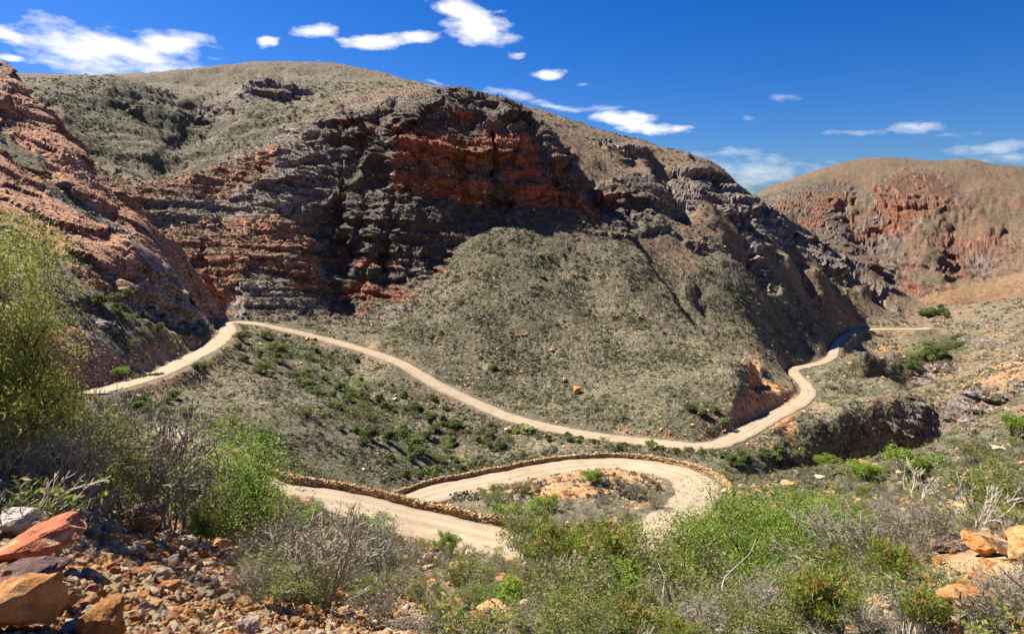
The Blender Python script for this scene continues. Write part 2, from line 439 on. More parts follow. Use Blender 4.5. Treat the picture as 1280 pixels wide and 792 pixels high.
# columns and rows of the sheet
colA = np.concatenate([np.linspace(-80, -46, 30)[:-1], np.linspace(-46, 46, NCOL), np.linspace(46, 80, 30)[1:]])
colA = np.radians(colA)
vf = np.linspace(V0, V1, 1100)
prof = samp(np.repeat(colA[:, None], 1100, 1), np.repeat(vf[None], len(colA), 0))[..., 0]
vm = .5*(vf[1:]+vf[:-1])
ds = np.abs(np.diff(prof, axis=1))*900 + np.diff(vf)[None]*(90+140*sstep(math.log(35), math.log(60), vm)*sstep(math.log(460), math.log(380), vm))[None]
ker = np.ones(61)/61
ds = np.apply_along_axis(lambda c: np.convolve(np.pad(c, 30, mode='edge'), ker, 'valid'), 0, ds)
cs = np.concatenate([np.zeros((len(colA), 1)), np.cumsum(ds, axis=1)], axis=1)
rowV = np.stack([np.interp(np.linspace(0, c[-1], NROW), c, vf) for c in cs])
AA = np.repeat(colA[:, None], NROW, 1)
X, Y, Z, CO, RDV, RZV = terrain(AA, rowV)
print('rows', rowV.shape)

dist = np.exp(rowV)
def normals(X, Y, Z):
    P = np.stack([X, Y, Z], -1)
    du = np.gradient(P, axis=0); dv = np.gradient(P, axis=1)
    n = np.cross(dv, du)
    n /= np.maximum(np.linalg.norm(n, axis=-1, keepdims=True), 1e-9)
    n[n[..., 2] < 0] *= -1
    return n
N = normals(X, Y, Z)
slope = 1-N[..., 2]
cs_, ck_, cr_, cb_, co_, cg_ = (CO[..., CK.index(c)] for c in 'skrbog')
n1 = fbm(X/22, Y/22, Z/22, 4)
n2 = fbm(X/6, Y/6, Z/6, 3)
softz = sstep(.18, .22, AA)*sstep(.60, .56, AA)*sstep(140, 150, dist)*sstep(420, 400, dist)
rock = cr_+ck_+.55*sstep(.22, .42, slope)*np.where(dist > 90, 1, .0)*(1-.7*softz)+.35*n1+.2*n2+.16*sstep(250, 290, dist)*sstep(-.05, -.15, AA)*sstep(470, 430, dist)
scree = np.maximum(sstep(.30, .22, AA)*sstep(-.17, -.12, AA)*sstep(262, 250, dist), sstep(.18, .22, AA)*sstep(.60, .56, AA)*sstep(140, 150, dist)*sstep(420, 400, dist))
cutz = sstep(.372, .385, AA)*sstep(.46, .445, AA)*sstep(156, 162, dist)*sstep(202, 195, dist)
co_ = np.maximum(co_, cutz)
co_ = np.maximum(co_, sstep(.62, .66, AA)*sstep(.80, .77, AA)*sstep(8.5, 10, dist+1.5*n2)*sstep(20, 18, dist+2*n2))
# strata: dip differs from block to block
left = np.where((dist < np.interp(AA, [-.75, -.70, -.57, -.45, -.42], [320, 305, 254, 242, 236])) & (AA < -.42), 1., 0.)
sc = Z + X*.10*(1-left) + X*.62*left + 2.5*fbm(X/45, Y/45, Z/45, 2)
amp = np.clip(dist/260, .35, 2.0)
q = sc/(3.4*amp)+.5*fbm(X/18, Y/18, Z/18, 2)
qi = np.floor(q); qf = q-qi
hh = _rand[(qi.astype(np.int64)*37) & 1023]; hn = _rand[((qi.astype(np.int64)+1)*37) & 1023]
layer = hh+(hn-hh)*sstep(.72, 1., qf)
rock = rock+(1-scree)*np.where(dist > 165, 1, 0)*.6*sstep(.55, .75, hh)*sstep(-.15, .15, n1)*sstep(.04, .15, slope)
rock = sstep(.46, .58, rock)*np.where(dist > 60, 1, 0)*(1-cutz)
road_fade = sstep(0.3, 5, RDV)
rid = fbm(X/(30*amp), Y/(30*amp), sc/(24*amp), 4, .5, True)
und = fbm(X/38, Y/38, Z/38, 4)
far = sstep(60, 130, dist)
sm = fbm(X/1.6, Y/1.6, Z/1.6, 4)
disp = np.zeros_like(X); wc = np.full_like(X, .5)
rk = rock > .01
if True:
    x_, y_, z_, a_ = X[rk], Y[rk], Z[rk], amp[rk]
    w1 = 1.4*n2[rk]
    r1, c1 = facets(x_/(11*a_)+.12*w1, y_/(11*a_), sc[rk]/(5.5*a_)+.12*w1)
    r2, c2 = facets(x_/(3.8*a_), y_/(3.8*a_)+.2*w1, sc[rk]/(2.0*a_))
    lay = layer[rk]-.5
    q3 = sc[rk]/(1.25*a_)+.6*w1; q3i = np.floor(q3); l3 = _rand[(q3i.astype(np.int64)*53+11) & 1023]-.5
    r0, c0 = facets(x_/27+.2*w1, y_/27, sc[rk]/19+.15*w1)
    cen = sstep(-.42, -.36, AA[rk])*sstep(225, 240, dist[rk])
    cl = sstep(.55, .9, 1-2.6*np.abs(perlin(x_/19+.2*w1, y_/19, z_/90)))*sstep(-.05, .2, n1[rk]+.1)
    rl, _c = facets(x_/15+.2*w1, y_/15, sc[rk]/9)
    disp[rk] = rock[rk]*(8.5*r0*cen*sstep(470, 420, dist[rk])-4.2*cl*cen+5.5*rl*left[rk])+rock[rk]*a_*(4.3*lay+1.3*l3*(1-.6*left[rk])+3.2*r1+1.3*r2*(1-.5*left[rk])+2.0*(rid[rk]-.1)+.5*n2[rk])*(1-.2*sstep(500,600,dist[rk]))
    wc[rk] = c1
disp = disp+(1-rock)*far*(1.5*und*amp+.35*amp*n2+.5*amp*fbm(X/11, Y/11, Z/30, 3, .5, True)*sstep(.05, .2, slope))
disp = disp+.22*sm*np.clip(dist/60, .25, 2.5)+(1-far)*.5*fbm(X/5, Y/5, Z/5, 3)*sstep(5, 25, dist)
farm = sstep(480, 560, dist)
fur = fbm(AA*55+.8*n1, rowV*11, Z/60, 5, .62, True)
disp = disp+farm*(2.5*fur+5*fbm(X/22, Y/22, Z/14, 4, .6, True))*sstep(.05, .2, slope)
hil = sstep(250, 300, dist)*sstep(-.05, -.15, AA)
disp = disp+hil*(1-rock)*(3.4*fbm(X/40, Y/40, Z/40, 5, .6, True)+1.2*fbm(X/9, Y/9, Z/5, 3))*sstep(.01, .1, slope)
disp = disp*road_fade
px_, py_ = pix(X, Y, Z)
X = X+N[..., 0]*disp; Y = Y+N[..., 1]*disp; Z = Z+N[..., 2]*disp*(1-.72*rock*sstep(60, 120, dist))
# the road bench: cut and fill
rd, rz = road_at(X, Y)
gap = np.abs(Z-rz)
blend = 1.2+gap*.55
k = sstep(0, 1, (rd-.5)/blend)
bank = (1-k)*sstep(.2, .8, rd)
Z = np.where(rd < 60, rz-.12+(Z-rz+.12)*k, Z)
# ------------------------------------------------------------------ ground colours (albedo of what the ground is made of, with shade and light added on some cliffs)
def mixc(a, b, f): return a+(b-a)*np.clip(f, 0, 1)[..., None]
def C3(*c): return np.array(c, float)
N = normals(X, Y, Z); slope = 1-N[..., 2]
nb = fbm(X/3.1, Y/3.1, Z/3.1, 3)
nc = fbm(X/70, Y/70, Z/70, 3)
scrub = mixc(C3(.128,.115,.072), C3(.185,.155,.10), .5+1.5*nc)
brown = mixc(C3(.18,.13,.085), C3(.24,.165,.105), .5+n1)
orange = mixc(C3(.46,.22,.09), C3(.36,.24,.14), .5+1.4*n2)
lush = mixc(C3(.09,.11,.04), C3(.15,.15,.07), .5+1.4*n2)
rockr = mixc(C3(.43,.145,.08), C3(.48,.25,.155), .5+1.3*n1)
rockg = mixc(C3(.19,.155,.145), C3(.36,.28,.23), .5+1.5*nb)
base = scrub
pat = fbm(X/10, Y/10, Z/10+21, 4)
base = mixc(base, C3(.085, .08, .048), .65*sstep(.06, .32, pat)*sstep(50, 80, dist))
base = mixc(base, C3(.25, .20, .13), .6*sstep(-.12, -.38, pat)*sstep(50, 80, dist))
base = mixc(base, brown, sstep(.3, .8, cb_+.5*n1))
base = mixc(base, orange, np.where(dist > 450, .55, 1.)*sstep(.45, .75, co_+.45*n1+.3*n2)*np.where((RDV > 12)|((RDV > .8)&(dist < 66)&(np.hypot((X-8.5)/11, (Y-60)/4.6)+.35*n2 < 1))|((RDV > 2)&(np.abs(AA-.405) < .05)&(np.abs(dist-178) < 22)), 1, .0)*1.0)
base = mixc(base, C3(.24, .165, .105), .8*sstep(.52, .60, AA)*sstep(95, 120, dist)*sstep(470, 430, dist)*sstep(-.25, .15, n1))
base = mixc(base, lush, sstep(.35, .65, cg_+.6*n2))
lay2 = _rand[(qi.astype(np.int64)*91+7) & 1023]
shadez = sstep(-.34, -.27, AA)*sstep(.34, .28, AA)*sstep(215, 235, dist)*sstep(335, 310, dist)
rockg = rockg*(1-.42*shadez[..., None]); rockr = mixc(rockr, C3(.42, .105, .05), .6*shadez)  # central cliffs: deep shadow put into the rock colour by darkening it
bt = (sstep(-.27, -.33, AA)*(1-left)*sstep(215, 235, dist)*sstep(340, 320, dist))[..., None]
rockg = rockg+(mixc(C3(.36, .29, .25), C3(.46, .36, .30), .5+1.5*nb)-rockg)*.75*bt; rockr = rockr+(C3(.52, .25, .15)-rockr)*.6*bt
lf = (left*sstep(100, 130, dist))[..., None]; rockr = rockr*(1-lf)+C3(.66, .33, .19)*lf*(.85+.5*n1[..., None]); rockg = rockg*(1+.35*lf)  # left spur: orange rock, lightened in colour to make up for weak sunlight
redness = sstep(.35, .75, cr_+.45*sstep(480, 560, dist)*sstep(-.2, .3, n1)+(.55+.9*shadez)*(lay2-.42)+.4*n1+.25*(wc-.5)-shadez*.7*sstep(.02, .3, fbm(X/13, Y/13, Z/34+9, 3)))
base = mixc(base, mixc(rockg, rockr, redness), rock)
# scrub clinging to ledges
ledge = sstep(.30, .12, slope+.12*nb)*rock
base = mixc(base, scrub*.9, ledge*(.75-.45*lf[..., 0]))
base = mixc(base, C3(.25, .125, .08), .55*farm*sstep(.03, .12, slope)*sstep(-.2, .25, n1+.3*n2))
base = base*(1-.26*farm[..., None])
base = mixc(base, C3(.56, .27, .10), .75*cutz*(1-rock)*sstep(-.5, 0, n2))
# broken orange ground along the road cuts
cut = sstep(6, 1.0, rd)*sstep(-.15, .25, n2+.25*n1)*sstep(.02,.12,slope)
base = mixc(base, orange, cut*.85)
base = np.clip(base, .01, .9)
zone = np.stack([rock, np.clip(co_+cut, 0, 1), sstep(70, 35, dist), np.ones_like(rock)], -1)

def grid_mesh(name, X, Y, Z, cols, smooth=None):
    na, nv = X.shape
    me = bpy.data.meshes.new(name)
    idx = np.arange(na*nv).reshape(na, nv)
    q = np.stack([idx[:-1, :-1], idx[1:, :-1], idx[1:, 1:], idx[:-1, 1:]], -1).reshape(-1, 4)
    q = q[:, ::-1]
    me.vertices.add(na*nv); me.vertices.foreach_set('co', np.stack([X, Y, Z], -1).astype(np.float32).ravel())
    me.loops.add(q.size); me.loops.foreach_set('vertex_index', q.astype(np.int32).ravel())
    me.polygons.add(len(q)); me.polygons.foreach_set('loop_start', np.arange(0, q.size, 4, dtype=np.int32))
    me.polygons.foreach_set('loop_total', np.full(len(q), 4, np.int32))
    me.polygons.foreach_set('use_smooth', np.ones(len(q), bool) if smooth is None else smooth)
    for n, c in cols.items():
        at = me.attributes.new(n, 'FLOAT_COLOR', 'POINT')
        at.data.foreach_set('color', c.astype(np.float32).ravel())
    me.update(calc_edges=True); me.validate()
    return me
# ------------------------------------------------------------------ node helpers
def newmat(name):
    m = bpy.data.materials.new(name); m.use_nodes = True
    nt = m.node_tree
    for n in list(nt.nodes):
        if n.type not in ('OUTPUT_MATERIAL', 'BSDF_PRINCIPLED'): nt.nodes.remove(n)
    b = nt.nodes['Principled BSDF']; b.inputs['Roughness'].default_value = .9
    b.inputs['Specular IOR Level'].default_value = .15
    return m, nt, b
def nd(nt, t, **kw):
    n = nt.nodes.new(t)
    for k, v in kw.items():
        if hasattr(n, k): setattr(n, k, v)
    return n
def lk(nt, a, b): nt.links.new(a, b)
def noise(nt, vec, scale, detail=4, rough=.55):
    n = nd(nt, 'ShaderNodeTexNoise'); n.inputs['Scale'].default_value = scale
    n.inputs['Detail'].default_value = detail; n.inputs['Roughness'].default_value = rough
    if vec is not None: lk(nt, vec, n.inputs['Vector'])
    return n.outputs['Fac']
def ramp(nt, fac, stops, interp='LINEAR'):
    r = nd(nt, 'ShaderNodeValToRGB'); r.color_ramp.interpolation = interp
    e = r.color_ramp.elements
    while len(e) > 1: e.remove(e[0])
    for i, (p, c) in enumerate(stops):
        x = e[0] if i == 0 else e.new(p)
        x.position = p; x.color = (c[0], c[1], c[2], 1) if len(c) == 3 else c
    lk(nt, fac, r.inputs['Fac'])
    return r.outputs['Color']
def mix(nt, f, a, b, mode='MIX'):
    m = nd(nt, 'ShaderNodeMix', data_type='RGBA', blend_type=mode)
    for s, v in ((m.inputs[0], f), (m.inputs[6], a), (m.inputs[7], b)):
        if hasattr(v, 'is_output'): lk(nt, v, s)
        elif isinstance(v, (tuple, list)): s.default_value = tuple(v)+(1,) if len(v) == 3 else v
        else: s.default_value = v
    return m.outputs[2]
def mth(nt, op, a, b=None, c=None, clamp=False):
    m = nd(nt, 'ShaderNodeMath', operation=op, use_clamp=clamp)
    for s, v in zip(m.inputs, (a, b, c)):
        if v is None: continue
        if hasattr(v, 'is_output'): lk(nt, v, s)
        else: s.default_value = v
    return m.outputs[0]
def mrange(nt, v, a, b, c=0., d=1.):
    m = nd(nt, 'ShaderNodeMapRange', clamp=True)
    lk(nt, v, m.inputs[0])
    for i, x in enumerate((a, b, c, d)): m.inputs[1+i].default_value = x
    return m.outputs[0]
def bump(nt, bsdf, h, strength, dist, prev=None):
    b = nd(nt, 'ShaderNodeBump'); b.inputs['Strength'].default_value = strength; b.inputs['Distance'].default_value = dist
    lk(nt, h, b.inputs['Height'])
    if prev is not None: lk(nt, prev, b.inputs['Normal'])
    lk(nt, b.outputs[0], bsdf.inputs['Normal'])
    return b.outputs[0]
def position(nt):
    return nd(nt, 'ShaderNodeNewGeometry').outputs['Position']
def objco(nt):
    return nd(nt, 'ShaderNodeTexCoord').outputs['Object']
def orand(nt):
    return nd(nt, 'ShaderNodeObjectInfo').outputs['Random']

# ------------------------------------------------------------------ ground material
def mat_ground():
    m, nt, b = newmat('ground')
    P = position(nt)
    col = nd(nt, 'ShaderNodeAttribute', attribute_name='ground').outputs['Color']
    zn = nd(nt, 'ShaderNodeAttribute', attribute_name='zone')
    sep = nd(nt, 'ShaderNodeSeparateColor'); lk(nt, zn.outputs['Color'], sep.inputs[0])
    rockm, orm, stony = sep.outputs[0], sep.outputs[1], sep.outputs[2]
    # fine mottling of soil, stone and low growth
    f = noise(nt, P, 1.3, 4, .7)
    g = noise(nt, P, .35, 3, .65)
    h = noise(nt, P, 9., 2, .6)
    v = mth(nt, 'ADD', mth(nt, 'MULTIPLY', f, 1.0), mth(nt, 'MULTIPLY', g, .6))
    v = mth(nt, 'ADD', v, mth(nt, 'MULTIPLY', h, .4))
    k = mrange(nt, v, .74, 1.26, .36, 1.72)
    c1 = mix(nt, 1., col, mth_rgb(nt, k), 'MULTIPLY')
    # dark low scrub dots where it is not bare rock
    vo = nd(nt, 'ShaderNodeTexVoronoi', feature='F1'); vo.inputs['Scale'].default_value = .95; vo.inputs['Randomness'].default_value = 1
    lk(nt, P, vo.inputs['Vector'])
    dots = mrange(nt, mth(nt, 'ADD', vo.outputs['Distance'], mth(nt, 'MULTIPLY', f, .5)), .48, .62, 1., 0.)
    dots = mth(nt, 'MULTIPLY', dots, mth(nt, 'SUBTRACT', 1., mth(nt, 'MAXIMUM', rockm, orm), clamp=True))
    dots = mth(nt, 'MULTIPLY', dots, mth(nt, 'SUBTRACT', 1., stony, clamp=True))
    hue = noise(nt, P, .12, 2)
    dcol = ramp(nt, hue, [(.35, (.045, .05, .028)), (.65, (.085, .082, .035))])
    c2 = mix(nt, mth(nt, 'MULTIPLY', dots, .8), c1, dcol)
    # pale stones
    vs = nd(nt, 'ShaderNodeTexVoronoi', feature='F1'); vs.inputs['Scale'].default_value = .42
    lk(nt, P, vs.inputs['Vector'])
    st = mrange(nt, mth(nt, 'ADD', vs.outputs['Distance'], mth(nt, 'MULTIPLY', h, .3)), .30, .34, 1., 0.)
    st = mth(nt, 'MULTIPLY', st, mth(nt, 'SUBTRACT', 1., mth(nt, 'MAXIMUM', rockm, stony), clamp=True))
    c3 = mix(nt, mth(nt, 'MULTIPLY', st, .75), c2, (.38, .26, .16))
    # cracks in rock
    vr = nd(nt, 'ShaderNodeTexVoronoi', feature='DISTANCE_TO_EDGE'); vr.inputs['Scale'].default_value = .45
    wv = nd(nt, 'ShaderNodeVectorMath', operation='MULTIPLY'); lk(nt, P, wv.inputs[0]); wv.inputs[1].default_value = (1, 1, 2.2)
    wn = nd(nt, 'ShaderNodeTexNoise'); wn.inputs['Scale'].default_value = .5; lk(nt, P, wn.inputs['Vector'])
    wa = nd(nt, 'ShaderNodeVectorMath', operation='MULTIPLY_ADD'); lk(nt, wn.outputs['Color'], wa.inputs[0]); wa.inputs[1].default_value = (2.5, 2.5, 2.5); lk(nt, wv.outputs[0], wa.inputs[2])
    lk(nt, wa.outputs[0], vr.inputs['Vector'])
    crack = mth(nt, 'MULTIPLY', mrange(nt, vr.outputs['Distance'], .0, .09, 1., 0.), rockm)
    c4 = mix(nt, mth(nt, 'MULTIPLY', crack, .6), c3, (.05, .035, .03))
    lk(nt, c4, b.inputs['Base Color'])
    hgt = mth(nt, 'ADD', mth(nt, 'MULTIPLY', f, 1.), mth(nt, 'MULTIPLY', dots, .5))
    hgt = mth(nt, 'SUBTRACT', hgt, mth(nt, 'MULTIPLY', crack, .5))
    n1_ = bump(nt, b, hgt, .9, .6)
    bump(nt, b, h, .8, .06, n1_)
    return m
def mth_rgb(nt, v):
    c = nd(nt, 'ShaderNodeCombineColor')
    for i in range(3): lk(nt, v, c.inputs[i])
    return c.outputs[0]
rockface = (zone[:-1, :-1, 0]+zone[1:, 1:, 0])*.5
smooth = ~((rockface > .5).ravel())
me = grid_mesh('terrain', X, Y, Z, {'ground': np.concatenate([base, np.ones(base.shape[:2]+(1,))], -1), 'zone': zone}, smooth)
terr = bpy.data.objects.new('terrain', me); COL.objects.link(terr); terr['kind'] = 'structure'
MG = mat_ground(); me.materials.append(MG)
# the slope behind the camera, so the sheet closes round the viewpoint
ab = np.radians(np.linspace(80, 280, 60)); vb = np.linspace(0, V1, 70)
AB, VB = np.meshgrid(ab, vb, indexing='ij')
tR = np.interp(vb, rowV[-1], (Z/dist)[-1]); tL = np.interp(vb, rowV[0], (Z/dist)[0])
ff = ((AB-ab[0])/(ab[-1]-ab[0]))
TB = tR[None]*(1-ff)+tL[None]*ff + np.sin(ff*math.pi)*.35*sstep(0, 3, VB)
DB = np.exp(VB)
bb = np.zeros(AB.shape+(4,)); bb[..., :3] = (.16, .135, .085); bb[..., 3] = 1
zb = np.zeros(AB.shape+(4,)); zb[..., 3] = 1; zb[..., 2] = sstep(70, 35, DB)
meb = grid_mesh('terrain_behind', DB*np.sin(AB), DB*np.cos(AB), DB*TB, {'ground': bb, 'zone': zb})
meb.materials.append(MG)
ob = bpy.data.objects.new('hillside', meb); COL.objects.link(ob); ob['kind'] = 'structure'

# ------------------------------------------------------------------ lookups on the finished ground
PXG, PYG = pix(X, Y, Z)
RG = np.hypot(X, Y)
def hit(px, py):
    """the first ground point seen along a photo pixel"""
    a, _ = azt(px, py)
    j = int(np.clip(np.searchsorted(colA, a), 1, len(colA)-1))
    if abs(colA[j-1]-a) < abs(colA[j]-a): j -= 1
    rows = np.where((PYG[j] <= py) & (RG[j] > 2.2))[0]
    if not len(rows): return None
    i = rows[0]
    return Vector((X[j, i], Y[j, i], Z[j, i])), float(RG[j, i])
def ground_z(x, y):
    a = math.atan2(x, y); r = math.hypot(x, y)
    j = int(np.clip(np.searchsorted(colA, a), 1, len(colA)-1))
    f_ = (a-colA[j-1])/(colA[j]-colA[j-1])
    z0 = np.interp(r, RG[j-1], Z[j-1]); z1 = np.interp(r, RG[j], Z[j])
    return float(z0*(1-f_)+z1*f_)

# ------------------------------------------------------------------ object helpers
def tag(o, label=None, cat=None, group=None, kind=None):
    if label: o['label'] = label
    if cat: o['category'] = cat
    if group: o['group'] = group
    if kind: o['kind'] = kind
    return o
def link(o, parent=None):
    COL.objects.link(o)
    if parent: o.parent = parent
    return o
def empty(name, loc=(0, 0, 0), rz=0, sc_=1):
    o = bpy.data.objects.new(name, None); o.empty_display_size = .2
    o.location = loc; o.rotation_euler = (0, 0, rz); o.scale = (sc_,)*3
    return link(o)
def mesh_np(name, V, Q, mat, smooth=False, tri=False):
    me = bpy.data.meshes.new(name)
    V = np.asarray(V, np.float32); Q = np.asarray(Q, np.int32); k = Q.shape[1]
    me.vertices.add(len(V)); me.vertices.foreach_set('co', V.ravel())
    me.loops.add(Q.size); me.loops.foreach_set('vertex_index', Q.ravel())
    me.polygons.add(len(Q)); me.polygons.foreach_set('loop_start', np.arange(0, Q.size, k, dtype=np.int32))
    me.polygons.foreach_set('loop_total', np.full(len(Q), k, np.int32))
    me.polygons.foreach_set('use_smooth', np.full(len(Q), smooth))
    if mat: me.materials.append(mat)
    me.update(calc_edges=True)
    return me

# ------------------------------------------------------------------ roads
def mat_road():
    m, nt, b = newmat('gravel road')
    P = position(nt)
    uv = nd(nt, 'ShaderNodeAttribute', attribute_name='across').outputs['Fac']
    base_ = ramp(nt, noise(nt, P, .5, 5, .65), [(.3, (.31, .24, .16)), (.7, (.41, .325, .22))])
    # wheel tracks swept clean, loose grit between and at the edges
    wob = mth(nt, 'ADD', uv, mth(nt, 'MULTIPLY', mth(nt, 'SUBTRACT', noise(nt, P, .15, 2), .5), .35))
    w = mth(nt, 'ABSOLUTE', mth(nt, 'SINE', mth(nt, 'MULTIPLY', wob, 5.2)))
    tr = mrange(nt, w, .55, .95)
    c = mix(nt, mth(nt, 'MULTIPLY', tr, .5), base_, (.50, .395, .26))
    e = mrange(nt, mth(nt, 'ABSOLUTE', uv), .72, 1.0)
    c = mix(nt, mth(nt, 'MULTIPLY', e, .8), c, (.22, .165, .115))
    c = mix(nt, mrange(nt, noise(nt, P, .22, 3, .6), .50, .66, 0., .45), c, (.27, .195, .125))
    fine = mrange(nt, mth(nt, 'ABSOLUTE', mth(nt, 'SINE', mth(nt, 'MULTIPLY', wob, 17.))), .0, .35, .3, 0.)
    c = mix(nt, fine, c, (.25, .18, .115))
    gr = noise(nt, P, 7, 4, .7)
    c = mix(nt, 1., c, mth_rgb(nt, mrange(nt, gr, .3, .7, .82, 1.16)), 'MULTIPLY')
    lk(nt, c, b.inputs['Base Color'])
    bump(nt, b, gr, .5, .05)
    return m
MR = mat_road()
def road(r_, hwf, name, seed):
    seg = np.hypot(*np.diff(r_[:, :2], axis=0).T); s = np.concatenate([[0], np.cumsum(seg)])
    n = int(s[-1]/.7); ss = np.linspace(0, s[-1], n)
    P = np.stack([np.interp(ss, s, r_[:, k]) for k in range(3)], 1)
    for k in (0, 1): P[:, k] = smooth1(P[:, k], 5)
    T = np.gradient(P, axis=0); T /= np.linalg.norm(T[:, :2], axis=1)[:, None]
    L = np.stack([-T[:, 1], T[:, 0]], -1)
    us = np.array([-1.06, -1, -.75, -.5, -.25, 0, .25, .5, .75, 1, 1.06])
    V = []; U = []
    wl = .4*perlin(ss/4, ss*0+seed, ss*0)+.3*perlin(ss/1.3, ss*0+seed+3, ss*0); wr = .4*perlin(ss/4, ss*0+seed+9, ss*0)+.3*perlin(ss/1.3, ss*0+seed+12, ss*0)
    for u in us:
        hw = np.array([hwf(q) for q in P]) + (wl if u < 0 else wr)*abs(u)
        z = P[:, 2]+.03*(1-u*u)+.02*perlin(ss/2, ss*0+u*3, ss*0)-(.3 if abs(u) > 1 else 0)
        V.append(np.stack([P[:, 0]+u*hw*L[:, 0], P[:, 1]+u*hw*L[:, 1], z], -1)); U.append(np.full(n, u))
    V = np.stack(V, 1); U = np.stack(U, 1)
    idx = np.arange(n*len(us)).reshape(n, len(us))
    q = np.stack([idx[:-1, :-1], idx[:-1, 1:], idx[1:, 1:], idx[1:, :-1]], -1).reshape(-1, 4)
    me = mesh_np(name, V.reshape(-1, 3), q[:, ::-1], MR, True)
    at = me.attributes.new('across', 'FLOAT', 'POINT'); at.data.foreach_set('value', U.astype(np.float32).ravel())
    o = link(bpy.data.objects.new(name, me)); o['kind'] = 'structure'
    return P, L
road(rm, lambda q: 2.05+.3*float(sstep(250, 150, q[1])), 'road', 1.3)
PP, LL = road(rp, lambda q: 2.05+.9*float(sstep(16, 24, q[0])*sstep(46, 56, q[1])), 'hairpin_road', 5.1)

# ------------------------------------------------------------------ dry stone walls
def mat_wallstone():
    m, nt, b = newmat('wall stone')
    P = position(nt)
    vo = nd(nt, 'ShaderNodeTexVoronoi', feature='F1'); vo.inputs['Scale'].default_value = 3.2; lk(nt, P, vo.inputs['Vector'])
    sp = nd(nt, 'ShaderNodeSeparateColor'); lk(nt, vo.outputs['Color'], sp.inputs[0])
    c = ramp(nt, sp.outputs[0], [(.0, (.34, .18, .08)), (.35, (.46, .27, .12)), (.65, (.56, .38, .19)), (1., (.62, .48, .29))])
    ed = nd(nt, 'ShaderNodeTexVoronoi', feature='DISTANCE_TO_EDGE'); ed.inputs['Scale'].default_value = 3.2; lk(nt, P, ed.inputs['Vector'])
    c = mix(nt, mrange(nt, ed.outputs['Distance'], 0, .06, .6, 0.), c, (.12, .07, .04))
    lk(nt, c, b.inputs['Base Color'])
    h = mrange(nt, ed.outputs['Distance'], 0, .18)
    bump(nt, b, h, 1., .12)
    return m
MW = mat_wallstone()
def stone_wall(path, h, th, label, sd):
    path = np.array(path)
    seg = np.hypot(*np.diff(path[:, :2], axis=0).T); s = np.concatenate([[0], np.cumsum(seg)])
    n = int(s[-1]/.11); ss = np.linspace(0, s[-1], n)
    P = np.stack([np.interp(ss, s, path[:, k]) for k in range(3)], 1)
    T = np.gradient(P, axis=0); T[:, 2] = 0; T /= np.linalg.norm(T, axis=1)[:, None]
    L = np.stack([-T[:, 1], T[:, 0], T[:, 2]*0], -1)
    prof = [(-1.1, -.5), (-1.08, -.1), (-1.05, .12), (-1.02, .3), (-1, .48), (-.97, .66), (-.93, .84), (-.82, .97), (-.5, 1.02), (0, 1.03), (.5, 1.02), (.82, .97), (.93, .84), (.97, .66), (1, .48), (1.02, .3), (1.05, .12), (1.08, -.1), (1.1, -.5)]
    hv = h*(1+.14*perlin(ss/3.5, ss*0+sd, ss*0)+.05*perlin(ss/.4, ss*0+sd, ss*0)-.5*sstep(.35, .5, perlin(ss/2.2, ss*0+sd+5, ss*0)))
    V = np.stack([P+L*(u*th/2)+np.stack([ss*0, ss*0, w*hv], -1) for u, w in prof], 1)
    x, y, z = V[..., 0], V[..., 1], V[..., 2]
    o, c = facets(x/.5, y/.5, z/.17+.2*perlin(x, y, z))
    d = (o*.19+.04*perlin(x*5, y*5, z*5))
    nx = np.array([u for u, w in prof]); nz = np.array([1. if w > .9 else 0. for u, w in prof])
    V = V + L[:, None]*(np.sign(nx)*(1-nz))[None, :, None]*d[..., None]
    V[..., 2] += d*nz[None]*1.2
    k = len(prof); idx = np.arange(n*k).reshape(n, k)
    q = np.stack([idx[:-1, :-1], idx[:-1, 1:], idx[1:, 1:], idx[1:, :-1]], -1).reshape(-1, 4)
    me = mesh_np('stone_wall', V.reshape(-1, 3), q, MW)
    bm_caps = [tuple(idx[0][::-1]), tuple(idx[-1])]
    o = link(bpy.data.objects.new('stone_wall', me))
    return tag(o, label, 'wall')
ppx, ppy = pix(PP[:, 0], PP[:, 1], PP[:, 2])
dd = np.hypot(PP[:, 0], PP[:, 1])
top = int(np.argmax(ppx))
near = [i for i in range(top) if 262 < ppx[i] < 640]
farl = [i for i in range(top-14, len(ppx)) if ppx[i] > 430]
w1p = [(PP[i, 0]+LL[i, 0]*2.5, PP[i, 1]+LL[i, 1]*2.5, PP[i, 2]) for i in near]
def off(i): return 2.7+.9*float(sstep(16, 24, PP[i, 0])*sstep(46, 56, PP[i, 1]))
w2p = [(PP[i, 0]-LL[i, 0]*off(i), PP[i, 1]-LL[i, 1]*off(i), PP[i, 2]) for i in farl]
stone_wall(w1p, .56, .46, 'straight dry stone wall of rusty rubble along the near arm of the hairpin road', 3.)
stone_wall(w2p, .42, .45, 'curved pale topped dry stone wall round the outside of the hairpin bend', 8.)

